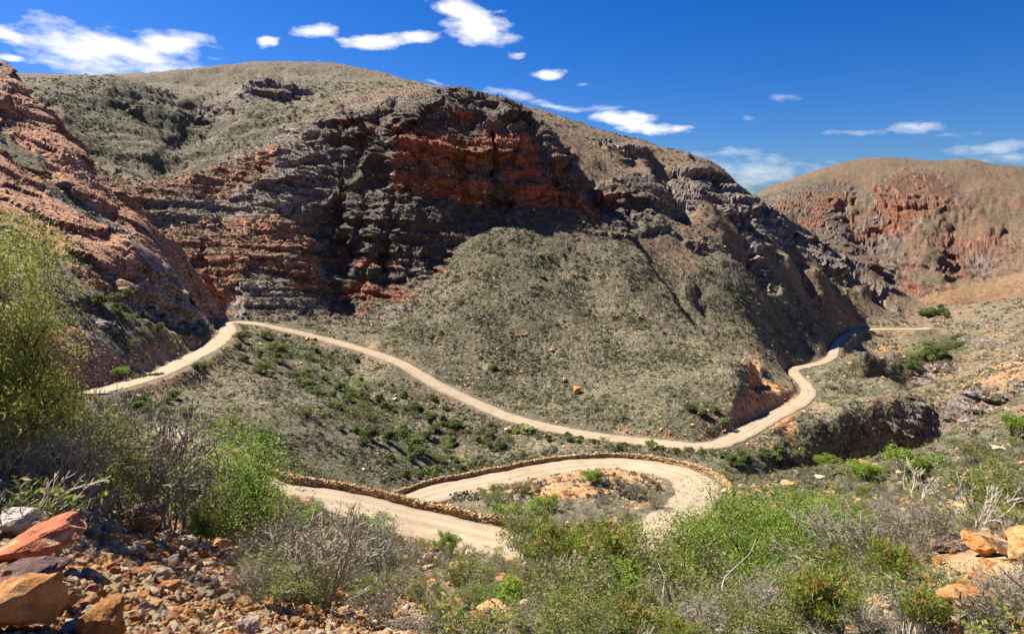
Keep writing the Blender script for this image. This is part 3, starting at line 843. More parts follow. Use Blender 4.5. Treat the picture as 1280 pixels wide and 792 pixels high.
# ------------------------------------------------------------------ sky and sun
SUN_EL, SUN_AZ = 49, -58      # azimuth from the viewing direction, negative = left
def make_world():
    w = bpy.data.worlds.new('World'); scene.world = w; w.use_nodes = True
    nt = w.node_tree
    for n in list(nt.nodes): nt.nodes.remove(n)
    out = nd(nt, 'ShaderNodeOutputWorld')
    sky = nd(nt, 'ShaderNodeTexSky', sky_type='NISHITA'); sky.sun_disc = False
    sky.sun_elevation = math.radians(SUN_EL); sky.sun_rotation = math.radians(SUN_AZ)
    sky.altitude = 900; sky.air_density = 1.1; sky.dust_density = 1.2; sky.ozone_density = 2.6
    hs = nd(nt, 'ShaderNodeHueSaturation'); hs.inputs['Saturation'].default_value = 1.5; hs.inputs['Value'].default_value = SKYV
    hs.inputs['Hue'].default_value = .497
    lk(nt, sky.outputs[0], hs.inputs['Color'])
    D = nd(nt, 'ShaderNodeTexCoord').outputs['Generated']
    sp = nd(nt, 'ShaderNodeSeparateXYZ'); lk(nt, D, sp.inputs[0])
    az = mth(nt, 'ARCTAN2', sp.outputs[0], sp.outputs[1])
    el = mth(nt, 'ARCSINE', sp.outputs[2])
    sv = nd(nt, 'ShaderNodeVectorMath', operation='MULTIPLY'); lk(nt, D, sv.inputs[0]); sv.inputs[1].default_value = (1, 1, 2.6)
    nA = noise(nt, sv.outputs[0], 22, 7, .62)
    nB = noise(nt, sv.outputs[0], 7, 4, .6)
    nn = mth(nt, 'ADD', mth(nt, 'MULTIPLY', mth(nt, 'SUBTRACT', nA, .5), 2.6), mth(nt, 'MULTIPLY', mth(nt, 'SUBTRACT', nB, .5), 1.2))
    # clouds, given by direction: photo px, py, half width, half height, tilt (down to the right +), opacity
    CL = [(150,66,108,24,2,1.25),(215,60,45,20,0,1.15),(105,70,50,22,0,1.),(15,72,16,5,0,.9),(6,42,26,9,20,1.),(335,53,9,5,0,.9),(398,38,23,7,-3,1.),(470,53,40,8,-5,1.1),(520,48,24,7,-3,1.),
          (595,28,46,20,22,1.35),(572,14,26,15,10,1.1),(648,69,10,3,-3,.7),(686,93,19,7,0,.9),(640,118,28,7,8,.8),(728,106,9,2.5,0,.6),(700,134,40,4,8,.7),(775,148,42,8,2,.95),(815,160,40,6,2,.95),(745,137,40,3.5,-3,.55),
          (545,104,16,3,5,.7),(978,122,15,4,3,.5),(935,146,14,5,15,.35),(940,215,85,22,3,.62),(905,190,50,6,0,.5),(1070,166,32,4,3,.6),(1150,160,40,7,4,.65),(1185,170,45,5,3,.5),(1245,186,55,8,2,.6),(1265,196,50,8,0,.6),(1290,184,40,6,-3,.6),(400,75,8,3,0,.6),(60,40,40,14,-5,.35)]
    ae = nd(nt, 'ShaderNodeCombineXYZ'); lk(nt, az, ae.inputs[0]); lk(nt, el, ae.inputs[1])
    wig = nd(nt, 'ShaderNodeTexNoise'); wig.inputs['Scale'].default_value = 30; wig.inputs['Detail'].default_value = 3
    lk(nt, sv.outputs[0], wig.inputs['Vector'])
    wadd = nd(nt, 'ShaderNodeVectorMath', operation='MULTIPLY_ADD'); lk(nt, wig.outputs['Color'], wadd.inputs[0]); wadd.inputs[1].default_value = (.03, .014, 0)
    wsub = nd(nt, 'ShaderNodeVectorMath', operation='SUBTRACT'); lk(nt, ae.outputs[0], wsub.inputs[0]); wsub.inputs[1].default_value = (.015, .007, 0)
    lk(nt, wsub.outputs[0], wadd.inputs[2])
    tots = []
    for lo_, hi_, nk, e_ in ((.85, 9, .75, (-.05, .7)), (.64, .85, 1., (.0, 1.2)), (0, .64, 1.3, (.1, 1.6))):
        best = None; ops = []
        for px, py, hw, hh_, tilt, op in CL:
            if not lo_ < op <= hi_: continue
            ops.append(min(op, 1))
            a0, t0 = azt(px, py); e0 = math.atan(t0)
            k = FOC/math.hypot(FOC, math.hypot(px-640, py-396))
            mp = nd(nt, 'ShaderNodeMapping', vector_type='TEXTURE')
            lk(nt, wadd.outputs[0], mp.inputs[0])
            mp.inputs['Location'].default_value = (a0, e0, 0)
            mp.inputs['Rotation'].default_value = (0, 0, -math.radians(tilt))
            mp.inputs['Scale'].default_value = (hw/FOC*k*1.12/math.cos(e0), hh_/FOC*k*1.12, 1)
            ln = nd(nt, 'ShaderNodeVectorMath', operation='LENGTH'); lk(nt, mp.outputs[0], ln.inputs[0])
            best = ln.outputs['Value'] if best is None else mth(nt, 'MINIMUM', best, ln.outputs['Value'])
        s = mth(nt, 'ADD', mth(nt, 'SUBTRACT', 1., best), mth(nt, 'MULTIPLY', nn, nk))
        tots.append(mth(nt, 'MULTIPLY', mrange(nt, s, *e_), sum(ops)/len(ops)))
    tot = mth(nt, 'MAXIMUM', mth(nt, 'MAXIMUM', tots[0], tots[1]), tots[2])
    b1 = nd(nt, 'ShaderNodeBackground'); lk(nt, mix(nt, 1., hs.outputs[0], (.52, .80, 1.38), 'MULTIPLY'), b1.inputs[0]); b1.inputs[1].default_value = SKYS
    b2 = nd(nt, 'ShaderNodeBackground'); b2.inputs[1].default_value = CLOUDS
    lk(nt, ramp(nt, mth(nt, 'ADD', nA, mth(nt, 'MULTIPLY', el, .4)), [(.35, (.78, .84, .93)), (.6, (1, 1, 1))]), b2.inputs[0])
    ms = nd(nt, 'ShaderNodeMixShader'); lk(nt, tot, ms.inputs[0]); lk(nt, b1.outputs[0], ms.inputs[1]); lk(nt, b2.outputs[0], ms.inputs[2])
    lk(nt, ms.outputs[0], out.inputs[0])
SKYS, SKYV, CLOUDS = .05, .77, .5
make_world()
ld = bpy.data.lights.new('sun', 'SUN'); ld.energy = 5.0; ld.angle = math.radians(.53); ld.color = (1, .93, .82)
lo = link(bpy.data.objects.new('sun', ld))
e, z_ = math.radians(SUN_EL), math.radians(SUN_AZ)
lo.rotation_euler = Vector((math.sin(z_)*math.cos(e), math.cos(z_)*math.cos(e), math.sin(e))).to_track_quat('Z', 'Y').to_euler()
scene.view_settings.view_transform = 'Standard'
scene.view_settings.look = 'None'
scene.cycles.max_bounces = 6; scene.cycles.diffuse_bounces = 1; scene.cycles.adaptive_threshold = .02
scene.view_settings.exposure = 1.15
# ------------------------------------------------------------------ plant materials
def mat_leaf(name, c_lo, c_hi, tip=None, trans=.35):
    m, nt, b = newmat(name)
    P = objco(nt)
    n = noise(nt, P, 5., 3, .6)
    r = orand(nt)
    f = mth(nt, 'ADD', mrange(nt, n, .3, .7), mth(nt, 'MULTIPLY', mth(nt, 'SUBTRACT', r, .5), .7), clamp=True)
    c = mix(nt, f, c_lo, c_hi)
    if tip:
        w = nd(nt, 'ShaderNodeTexWhiteNoise', noise_dimensions='3D')
        fl = nd(nt, 'ShaderNodeVectorMath', operation='SCALE'); lk(nt, P, fl.inputs[0]); fl.inputs['Scale'].default_value = 9
        fo = nd(nt, 'ShaderNodeVectorMath', operation='FLOOR'); lk(nt, fl.outputs[0], fo.inputs[0])
        lk(nt, fo.outputs[0], w.inputs['Vector'])
        c = mix(nt, mrange(nt, w.outputs['Value'], .7, .9), c, tip)
    lk(nt, c, b.inputs['Base Color']); b.inputs['Roughness'].default_value = .6
    tr = nd(nt, 'ShaderNodeBsdfTranslucent'); lk(nt, c, tr.inputs[0])
    ms = nd(nt, 'ShaderNodeMixShader'); ms.inputs[0].default_value = trans
    out = [n_ for n_ in nt.nodes if n_.type == 'OUTPUT_MATERIAL'][0]
    lk(nt, b.outputs[0], ms.inputs[1]); lk(nt, tr.outputs[0], ms.inputs[2]); lk(nt, ms.outputs[0], out.inputs[0])
    return m
def mat_bark(name, a, b_):
    m, nt, b = newmat(name)
    n = noise(nt, objco(nt), 6., 3, .6)
    f = mth(nt, 'ADD', mrange(nt, n, .3, .7), mth(nt, 'MULTIPLY', mth(nt, 'SUBTRACT', orand(nt), .5), .8), clamp=True)
    lk(nt, mix(nt, f, a, b_), b.inputs['Base Color'])
    return m
M_GREEN = mat_leaf('bright leaves', (.13, .215, .025), (.28, .39, .055), (.36, .40, .08))
M_OLIVE = mat_leaf('olive leaves', (.14, .17, .045), (.28, .31, .08), (.30, .27, .12))
M_HEATH = mat_leaf('needle leaves', (.16, .23, .03), (.31, .37, .06), (.40, .27, .08))
M_GREY = mat_leaf('grey leaves', (.20, .18, .12), (.31, .28, .19), None, .2)
M_YELL = mat_leaf('yellow green leaves', (.16, .195, .05), (.37, .39, .09), (.48, .45, .08), .4)
M_DARK = mat_leaf('dusty scrub leaves', (.085, .08, .048), (.20, .178, .115), None, .15)
M_LUSH = mat_leaf('gully leaves', (.11, .15, .04), (.24, .28, .09), None, .25)
M_TWIG = mat_bark('grey twigs', (.22, .175, .14), (.43, .36, .28))
M_BARK = mat_bark('dark bark', (.045, .035, .03), (.12, .09, .07))
M_DEAD = mat_bark('bleached wood', (.33, .27, .215), (.50, .43, .35))

# ------------------------------------------------------------------ plant shapes
def rdir(rg, up=0.):
    v = Vector((rg.gauss(0, 1), rg.gauss(0, 1), rg.gauss(0, 1)+up)); return v.normalized()
def grow(rg, nst, length, lev, split, spread, r0, up=.3, wob=.25, segs=3, base=.06, lenf=.68):
    """a branching skeleton: list of (p0, p1, radius0, radius1, level) and the list of twig ends"""
    S = []; tips = []
    def go(p, d, L, r, l):
        for k in range(segs):
            d = (d+rdir(rg)*wob+Vector((0, 0, up*.25))).normalized()
            q = p+d*(L/segs); r1 = r*.82
            S.append((p.copy(), q.copy(), r, r1, l)); p = q; r = r1
            if l > 0 and k == segs-2 and rg.random() < .6:
                go(p, (d+rdir(rg)*spread).normalized(), L*lenf*rg.uniform(.7, 1), r*.7, l-1)
        if l > 0:
            for _ in range(split):
                go(p, (d+rdir(rg)*spread).normalized(), L*lenf*rg.uniform(.7, 1.1), r*.72, l-1)
        else: tips.append((p.copy(), d.copy()))
    for i in range(nst):
        a = i*2.4+rg.uniform(-.4, .4); t = rg.uniform(.15, 1.)*spread*1.3
        d = Vector((math.cos(a)*t, math.sin(a)*t, 1)).normalized()
        go(Vector((math.cos(a)*base*rg.random(), math.sin(a)*base*rg.random(), -.08)), d, length*rg.uniform(.75, 1.1), r0*rg.uniform(.6, 1), lev)
    return S, tips
def tubes(S, thick=4, thin=3, rmin=.0):
    V = []; Q = []
    for p, q, r0, r1, l in S:
        n = thick if r0 > .03 else thin
        d = (q-p).normalized(); u = d.orthogonal().normalized(); w = d.cross(u)
        b = len(V)
        for c, r in ((p, max(r0, rmin)), (q, max(r1, rmin))):
            for k in range(n):
                a = 2*math.pi*k/n
                V.append(c+u*(math.cos(a)*r)+w*(math.sin(a)*r))
        for k in range(n):
            k2 = (k+1) % n
            Q.append((b+k, b+k2, b+n+k2, b+n+k))
    return np.array([tuple(v) for v in V]), np.array(Q)
def leaves(rg, centres, dirs, n_each, rad, size, narrow=.5, align=.0):
    """small leaf-shaped quads scattered round the twig ends"""
    c = np.repeat(np.array([tuple(x) for x in centres]), n_each, 0); N_ = len(c)
    c = c + rg.normal(size=(N_, 3))*rad*np.array([1, 1, .8])
    d = rg.normal(size=(N_, 3)); d /= np.linalg.norm(d, axis=1)[:, None]
    if align:
        dd_ = np.repeat(np.array([tuple(x) for x in dirs]), n_each, 0)
        d = d*(1-align)+dd_*align; d /= np.linalg.norm(d, axis=1)[:, None]
    u = np.cross(d, rg.normal(size=(N_, 3))); u /= np.linalg.norm(u, axis=1)[:, None]
    s = (size*rg.uniform(.6, 1.35, N_))[:, None]
    V = np.stack([c-d*s*.5, c+u*s*narrow*.5, c+d*s*.5, c-u*s*narrow*.5], 1).reshape(-1, 3)
    return V, np.arange(N_*4).reshape(-1, 4)
TYPES = {}
def shrub_type(key, name, seed, leafmat, twigmat, nst, length, lev, split, spread, r0, nleaf, rad, size, narrow=.5, align=0., up=.3, wob=.25, rmin=.004, nvar=3):
    out = []
    for v in range(nvar):
        rg = random.Random(seed+v*31); ng = np.random.default_rng(seed+v)
        S, tips = grow(rg, nst, length, lev, split, spread, r0, up, wob)
        V, Q = tubes(S, rmin=rmin)
        LV = LQ = None
        if nleaf:
            LV, LQ = leaves(ng, [t[0] for t in tips], [t[1] for t in tips], nleaf, rad, size, narrow, align)
        zt = max(V[:, 2].max(), LV[:, 2].max() if LV is not None else 0)
        V = V/zt; meb_ = mesh_np(name+'_branches', V, Q, twigmat)
        mel = None
        if LV is not None: mel = mesh_np(name+'_foliage', LV/zt, LQ, leafmat)
        width = 2*np.percentile(np.hypot(V[:, 0], V[:, 1]), 97)
        # the same plant as one mesh, for small ones
        if LV is not None:
            one = mesh_np(name+'_whole', np.vstack([V, LV/zt]), np.vstack([Q, LQ+len(V)]), twigmat)
            one.materials.append(leafmat)
            mi = np.zeros(len(Q)+len(LQ), np.int32); mi[len(Q):] = 1
            one.polygons.foreach_set('material_index', mi)
        else: one = meb_
        out.append((meb_, mel, one, width))
    TYPES[key] = (name, out)
shrub_type('green', 'green_shrub', 100, M_GREEN, M_BARK, 8, .42, 3, 2, .62, .03, 34, .055, .05, .5)
shrub_type('greenbig', 'green_shrub', 150, M_GREEN, M_BARK, 12, .42, 3, 2, .75, .02, 120, .10, .02, .5, 0, .12)
shrub_type('thicket', 'tall_shrub', 170, M_YELL, M_BARK, 12, .42, 3, 2, .7, .02, 150, .06, .022, .4, .2, .1, nvar=2)
shrub_type('olive', 'olive_shrub', 200, M_OLIVE, M_TWIG, 9, .42, 3, 2, .6, .022, 22, .06, .045, .35)
shrub_type('heath', 'heath_bush', 300, M_HEATH, M_TWIG, 16, .36, 2, 3, .42, .014, 20, .04, .06, .18, .55, .6, .15)
shrub_type('dry', 'dry_bush', 400, M_GREY, M_TWIG, 16, .40, 3, 3, .6, .014, 2, .04, .03, .3, 0, .2, .24, .0024)
shrub_type('grey', 'grey_bush', 500, M_GREY, M_TWIG, 13, .40, 3, 2, .55, .018, 14, .045, .035, .3, .3, .3, .22, .004)
shrub_type('lush', 'gully_shrub', 600, M_LUSH, M_BARK, 6, .40, 2, 3, .6, .03, 26, .10, .12, .6, nvar=3)
shrub_type('dead', 'dead_shrub', 700, None, M_DEAD, 6, .42, 3, 2, .55, .022, 0, 0, 0, nvar=2)

PLN = [0]
def plant(key, p, h, label, cat='shrub', group=None, parts=True, wide=1., seed=None):
    name, vs = TYPES[key]
    rg = random.Random(seed if seed is not None else PLN[0]*7+3); PLN[0] += 1
    mb_, ml_, one, wd = vs[rg.randrange(len(vs))]
    rz = rg.uniform(0, 6.28); sx = h*wide*rg.uniform(.9, 1.1); sy = h*wide*rg.uniform(.9, 1.1)
    if parts and ml_ is not None:
        o = empty(name, p, rz)
        o.scale = (sx, sy, h)
        link(bpy.data.objects.new('branches', mb_), o)
        link(bpy.data.objects.new('foliage', ml_), o)
    else:
        o = link(bpy.data.objects.new(name, one)); o.location = p; o.rotation_euler = (0, 0, rz); o.scale = (sx, sy, h)
    return tag(o, label, cat, group)
def plant_px(key, px, py, hpx, label, **kw):
    r = hit(px, py)
    if r is None: return None
    P_, D = r
    h = hpx/FOC*P_.length
    return plant(key, P_-Vector((0, 0, .03*h)), h, label, **kw)

# ------------------------------------------------------------------ stones
def mat_rock(name, stops, band=0., scale=3.):
    m, nt, b = newmat(name)
    P = objco(nt)
    n = noise(nt, P, scale, 6, .65)
    if band:
        mp = nd(nt, 'ShaderNodeMapping'); lk(nt, P, mp.inputs[0]); mp.inputs['Rotation'].default_value = (.35, .25, 0); mp.inputs['Scale'].default_value = (.7, .7, 5)
        n2_ = noise(nt, mp.outputs[0], band, 4, .6)
        f = mth(nt, 'ADD', mth(nt, 'MULTIPLY', n, .3), mth(nt, 'MULTIPLY', n2_, .7))
    else: f = n
    f = mth(nt, 'ADD', f, mth(nt, 'MULTIPLY', mth(nt, 'SUBTRACT', orand(nt), .5), .28))
    c = ramp(nt, f, stops)
    n3 = noise(nt, P, scale*9, 5, .7)
    c = mix(nt, 1., c, mth_rgb(nt, mrange(nt, n3, .3, .7, .7, 1.25)), 'MULTIPLY')
    lk(nt, c, b.inputs['Base Color'])
    x = bump(nt, b, n3, .7, .03)
    bump(nt, b, noise(nt, P, scale*2.5, 4, .7), .6, .12, x)
    return m
RM = {
 'orange': mat_rock('orange sandstone', [(.3, (.42, .18, .06)), (.5, (.62, .31, .11)), (.7, (.72, .47, .22))]),
 'red': mat_rock('red sandstone', [(.3, (.34, .12, .06)), (.55, (.50, .22, .11)), (.75, (.58, .36, .22))]),
 'cream': mat_rock('cream sandstone', [(.3, (.46, .30, .15)), (.5, (.64, .48, .28)), (.7, (.74, .63, .45))]),
 'white': mat_rock('white quartzite', [(.3, (.55, .42, .36)), (.5, (.66, .55, .46)), (.7, (.76, .68, .58))]),
 'banded': mat_rock('banded sandstone', [(.30, (.50, .17, .08)), (.42, (.52, .18, .10)), (.47, (.70, .50, .26)), (.52, (.50, .16, .09)), (.58, (.72, .62, .50)), (.62, (.58, .30, .16))], 1.2, 2.),
 'dark': mat_rock('weathered rock', [(.3, (.10, .06, .05)), (.5, (.20, .12, .10)), (.75, (.33, .22, .17))]),
 'blue': mat_rock('grey rock', [(.3, (.20, .21, .24)), (.6, (.34, .34, .37))]),
}
def rock_mesh(seed, flat=1., npts=15, jit=.35, detail=3):
    """an angular stone: the hull of a few points, then chipped"""
    import bmesh
    rg = random.Random(seed); bm = bmesh.new()
    for i in range(npts):
        v = rdir(rg); m = max(abs(v.x), abs(v.y), abs(v.z))
        v = v*(1-jit*rg.random())/(.55+.45*m)
        bm.verts.new((v.x, v.y, v.z*flat))
    r = bmesh.ops.convex_hull(bm, input=bm.verts)
    bmesh.ops.delete(bm, geom=[g for g in r['geom_interior'] if isinstance(g, bmesh.types.BMVert)], context='VERTS')
    bmesh.ops.dissolve_limit(bm, angle_limit=.3, verts=bm.verts, edges=bm.edges)
    bmesh.ops.bevel(bm, geom=bm.edges[:], offset=.05, segments=1, affect='EDGES', profile=.6)
    bmesh.ops.triangulate(bm, faces=bm.faces)
    for _ in range(detail):
        long = [e_ for e_ in bm.edges if e_.calc_length() > .22]
        if not long: break
        bmesh.ops.subdivide_edges(bm, edges=long, cuts=1)
        bmesh.ops.triangulate(bm, faces=[f for f in bm.faces if len(f.verts) > 3])
    V = np.array([tuple(v.co) for v in bm.verts]); 
    bm.normal_update(); Nn = np.array([tuple(v.normal) for v in bm.verts])
    o, c = facets(V[:, 0]*1.9+seed, V[:, 1]*1.9, V[:, 2]*1.9)
    d = .13*o+.035*perlin(V[:, 0]*5+seed, V[:, 1]*5, V[:, 2]*5)
    V = V+Nn*d[:, None]
    for v, c_ in zip(bm.verts, V): v.co = c_
    bm.normal_update()
    me = bpy.data.meshes.new('stone'); bm.to_mesh(me); bm.free()
    return me
RV = [rock_mesh(40+i, rg_f) for i, rg_f in enumerate((.6, .75, .9, .5, .7, .85, 1., .65))]
RSET = {}
def rock_data(i, mat):
    k = (i % len(RV), mat)
    if k not in RSET:
        m = RV[k[0]].copy(); m.materials.append(RM[mat]); RSET[k] = m
    return RSET[k]
def put_rock(name, i, mat, P_, dims, rot, label, cat='rock', group=None):
    o = link(bpy.data.objects.new(name, rock_data(i, mat)))
    o.location = P_; o.scale = tuple(d/2 for d in dims); o.rotation_euler = rot
    return tag(o, label, cat, group)
def rock_px(i, mat, px, py, wpx, hpx, label, depth=.9, rot=(0, 0, 0), sink=.25, name='boulder', group=None):
    """a stone whose foot shows at (px, py) in the photo and that is wpx wide, hpx high"""
    r = hit(px, py)
    if r is None: return None
    P_, D = r
    R = P_.length; w = .84*wpx/FOC*R; h = .84*hpx/FOC*R
    a = math.atan2(P_.x, P_.y)
    dims = (w, w*depth, h*1.15)
    q = P_+Vector((math.sin(a), math.cos(a), 0))*(w*depth*.3)
    q.z = P_.z+h*(.5-sink*.5)
    return put_rock(name, i, mat, q, dims, (rot[0], rot[1], -a+rot[2]), label, 'rock', group)

# ------------------------------------------------------------------ countless small things: one object each, scattered over the ground
SRC = {}
def source(key, meshes):
    c = bpy.data.collections.new('kinds_'+key)
    for i, m in enumerate(meshes):
        c.objects.link(bpy.data.objects.new('%s_kind' % key, m))
    SRC[key] = c
def scatter(name, key, pts, scl, rots, label, zs=None):
    me = bpy.data.meshes.new(name)
    pts = np.asarray(pts, np.float32); n = len(pts)
    me.vertices.add(n); me.vertices.foreach_set('co', pts.ravel())
    a = me.attributes.new('size', 'FLOAT_VECTOR', 'POINT'); a.data.foreach_set('vector', np.asarray(scl, np.float32).ravel())
    a = me.attributes.new('turn', 'FLOAT_VECTOR', 'POINT'); a.data.foreach_set('vector', np.asarray(rots, np.float32).ravel())
    o = link(bpy.data.objects.new(name, me)); tag(o, label, kind='stuff')
    g = bpy.data.node_groups.new(name, 'GeometryNodeTree')
    g.interface.new_socket('Geometry', in_out='INPUT', socket_type='NodeSocketGeometry')
    g.interface.new_socket('Geometry', in_out='OUTPUT', socket_type='NodeSocketGeometry')
    gi = g.nodes.new('NodeGroupInput'); go_ = g.nodes.new('NodeGroupOutput')
    mp = g.nodes.new('GeometryNodeMeshToPoints')
    ip = g.nodes.new('GeometryNodeInstanceOnPoints'); ci = g.nodes.new('GeometryNodeCollectionInfo')
    ci.inputs[0].default_value = SRC[key]; ci.inputs['Separate Children'].default_value = True; ci.inputs['Reset Children'].default_value = True
    ns = g.nodes.new('GeometryNodeInputNamedAttribute'); ns.data_type = 'FLOAT_VECTOR'; ns.inputs[0].default_value = 'size'
    nr = g.nodes.new('GeometryNodeInputNamedAttribute'); nr.data_type = 'FLOAT_VECTOR'; nr.inputs[0].default_value = 'turn'
    g.links.new(gi.outputs[0], mp.inputs[0]); g.links.new(mp.outputs[0], ip.inputs['Points']); g.links.new(ci.outputs[0], ip.inputs['Instance'])
    ip.inputs['Pick Instance'].default_value = True
    g.links.new(ns.outputs[0], ip.inputs['Scale']); g.links.new(nr.outputs[0], ip.inputs['Rotation'])
    g.links.new(ip.outputs[0], go_.inputs[0])
    md = o.modifiers.new('scatter', 'NODES'); md.node_group = g
    return o
def clump(seed, n, size, mat, flat=.75, core=True):
    ng = np.random.default_rng(seed)
    d = ng.normal(size=(n, 3)); d /= np.linalg.norm(d, axis=1)[:, None]; d[:, 2] = np.abs(d[:, 2])
    c = d*(.55+.45*ng.random(n))[:, None]*np.array([1, 1, flat])*(1+.35*np.sin(3*np.arctan2(d[:, 1], d[:, 0])+seed))[:, None]
    u = ng.normal(size=(n, 3)); u /= np.linalg.norm(u, axis=1)[:, None]
    w = np.cross(u, d+ng.normal(size=(n, 3))*.4); w /= np.linalg.norm(w, axis=1)[:, None]
    s = (size*ng.uniform(.6, 1.4, n))[:, None]
    V = np.stack([c-u*s, c+w*s*.7, c+u*s, c-w*s*.7], 1).reshape(-1, 3)*.5
    return mesh_np('clump', V, np.arange(n*4).reshape(-1, 4), mat)
source('scrub', [clump(i, 46, .26, M_DARK) for i in range(3)]+[clump(5, 46, .26, M_OLIVE), clump(6, 40, .24, M_GREY)])
source('bush', [clump(20+i, 90, .17, M_LUSH) for i in range(2)]+[clump(24, 90, .17, M_OLIVE)])
source('stones', [rock_data(i, m) for i, m in ((0, 'orange'), (1, 'cream'), (2, 'orange'), (3, 'orange'), (4, 'orange'), (5, 'cream'), (6, 'cream'), (7, 'red'))])
def twig_tuft(seed, mat, n=26, r=.012):
    rg = random.Random(seed); S, tips = grow(rg, n, .55, 1, 2, .5, r, .3, .25, 2, .12)
    V, Q = tubes(S, rmin=.006); return mesh_np('tuft', V/V[:, 2].max(), Q, mat)
def leaf_tuft(seed, mat, lm, n=14):
    rg = random.Random(seed); S, tips = grow(rg, n, .5, 1, 2, .5, .012, .3, .25, 2, .12)
    V, Q = tubes(S, rmin=.006)
    LV, LQ = leaves(np.random.default_rng(seed), [t[0] for t in tips], [t[1] for t in tips], 9, .07, .12, .25, .4)
    zt = max(V[:, 2].max(), LV[:, 2].max())
    me = mesh_np('tuft', np.vstack([V, LV])/zt, np.vstack([Q, LQ+len(V)]), mat); me.materials.append(lm)
    mi = np.zeros(len(Q)+len(LQ), np.int32); mi[len(Q):] = 1; me.polygons.foreach_set('material_index', mi)
    return me
source('tufts', [twig_tuft(1, M_TWIG), twig_tuft(2, M_TWIG), leaf_tuft(3, M_TWIG, M_GREY), leaf_tuft(4, M_TWIG, M_HEATH), leaf_tuft(5, M_TWIG, M_OLIVE), leaf_tuft(6, M_TWIG, M_GREY)])

def pick(n, cond, weight=None):
    """random ground vertices where cond holds -> indices, jittered positions"""
    idx = np.flatnonzero(cond.ravel())
    w = None
    if weight is not None:
        w = weight.ravel()[idx]; w = w/w.sum()
    k = nrg.choice(idx, n, replace=True, p=w)
    a, r = np.unravel_index(k, X.shape)
    a = np.clip(a, 1, X.shape[0]-2); r = np.clip(r, 1, X.shape[1]-2)
    fa = nrg.random(n); fr = nrg.random(n)
    def s(G): return (G[a, r]*(1-fa)+G[a+1, r]*fa)*(1-fr)+(G[a, r+1]*(1-fa)+G[a+1, r+1]*fa)*fr
    return a, r, np.stack([s(X), s(Y), s(Z)], 1)
def turns(n, tilt=.15):
    return np.stack([nrg.normal(0, tilt, n), nrg.normal(0, tilt, n), nrg.uniform(0, 6.28, n)], 1)
# ground area per vertex, so that densities are per square metre
AREA = np.abs(np.gradient(X, axis=0)*np.gradient(Y, axis=1)-np.gradient(X, axis=1)*np.gradient(Y, axis=0))
inside = np.abs(AA) < math.radians(47)
offroad = rd > .9
facing = (N[..., 0]*X+N[..., 1]*Y+N[..., 2]*Z) < 0        # drop ground that turns away from the viewpoint's side of the valley only partly
# scrub on the slopes
dn = .12+1.4*sstep(-.25, .4, fbm(X/13, Y/13, Z/13, 4))
c = inside & offroad & (dist > 55) & (dist < 470) & (rock < .75) & (bank < .5)
a, r, pts = pick(64000, c, dn*np.where(dist > 120, 1., .8)*np.where(cb_ > .5, .45, 1)*AREA**.25)
s0 = np.exp(nrg.normal(-.12, .5, len(pts)))*np.interp(np.exp(rowV[a, r]), [55, 120, 250, 470], [.5, .5, .66, 1.0])
c = ~inside & offroad & (dist > 50) & (dist < 420) & (rock < .75)
a, r, p2 = pick(14000, c, AREA**.55)
pts = np.concatenate([pts, p2]); s0 = np.concatenate([s0, np.exp(nrg.normal(-.12, .5, len(p2)))*np.interp(np.exp(rowV[a, r]), [50, 250, 420], [.6, .9, 1.3])])
scatter('scrub', 'scrub', pts, np.stack([s0, s0, s0*nrg.uniform(.7, 1.1, len(pts))], 1), turns(len(pts), .2), 'low olive and grey scrub dotted over the canyon slopes')
# larger bushes standing singly among the low scrub
c = inside & offroad & (dist > 75) & (dist < 520) & (rock < .6) & (bank < .3)
a, r, pts = pick(2600, c, (.1+sstep(0., .35, fbm(X/24, Y/24, Z/24+5, 3)))*AREA**.25)
s0 = np.exp(nrg.normal(.12, .35, len(pts)))*np.interp(np.exp(rowV[a, r]), [75, 250, 520], [.8, 1., 1.9])
scatter('slope_bushes', 'bush', pts, np.stack([s0, s0, s0*.9], 1), turns(len(pts), .15), 'rounder darker bushes dotted singly over the slopes')
# dark scrub on ledges
c = inside & (dist > 90) & (dist < 330) & (rock >= .5) & (slope < .45) & ((left < .5) | (n2 > .15))
a, r, pts = pick(9000, c)
s0 = np.exp(nrg.normal(0, .3, len(pts)))*1.0
scatter('ledge_scrub', 'scrub', pts, np.stack([s0, s0, s0], 1), turns(len(pts), .2), 'dark low scrub rooted on the cliff ledges')
# loose stones on the slopes
c = inside & offroad & (dist > 45) & (dist < 420) & ((co_ > .25) | (rock > .2) | (n2 > .12) | (bank > .2))
a, r, pts = pick(13000, c, np.where(bank > .2, 6., 1.)*np.where(hil > .5, 1.6, 1.)*np.where(dist < 160, 1.5, 1))
s0 = np.exp(nrg.normal(0, .45, len(pts)))*np.interp(np.exp(rowV[a, r]), [45, 120, 300, 420], [.13, .2, .42, .6])
scatter('slope_stones', 'stones', pts, np.stack([s0, s0*nrg.uniform(.6, 1.2, len(pts)), s0*.7], 1), turns(len(pts), .5), 'pale and rusty stones scattered over the slopes and road cuts')
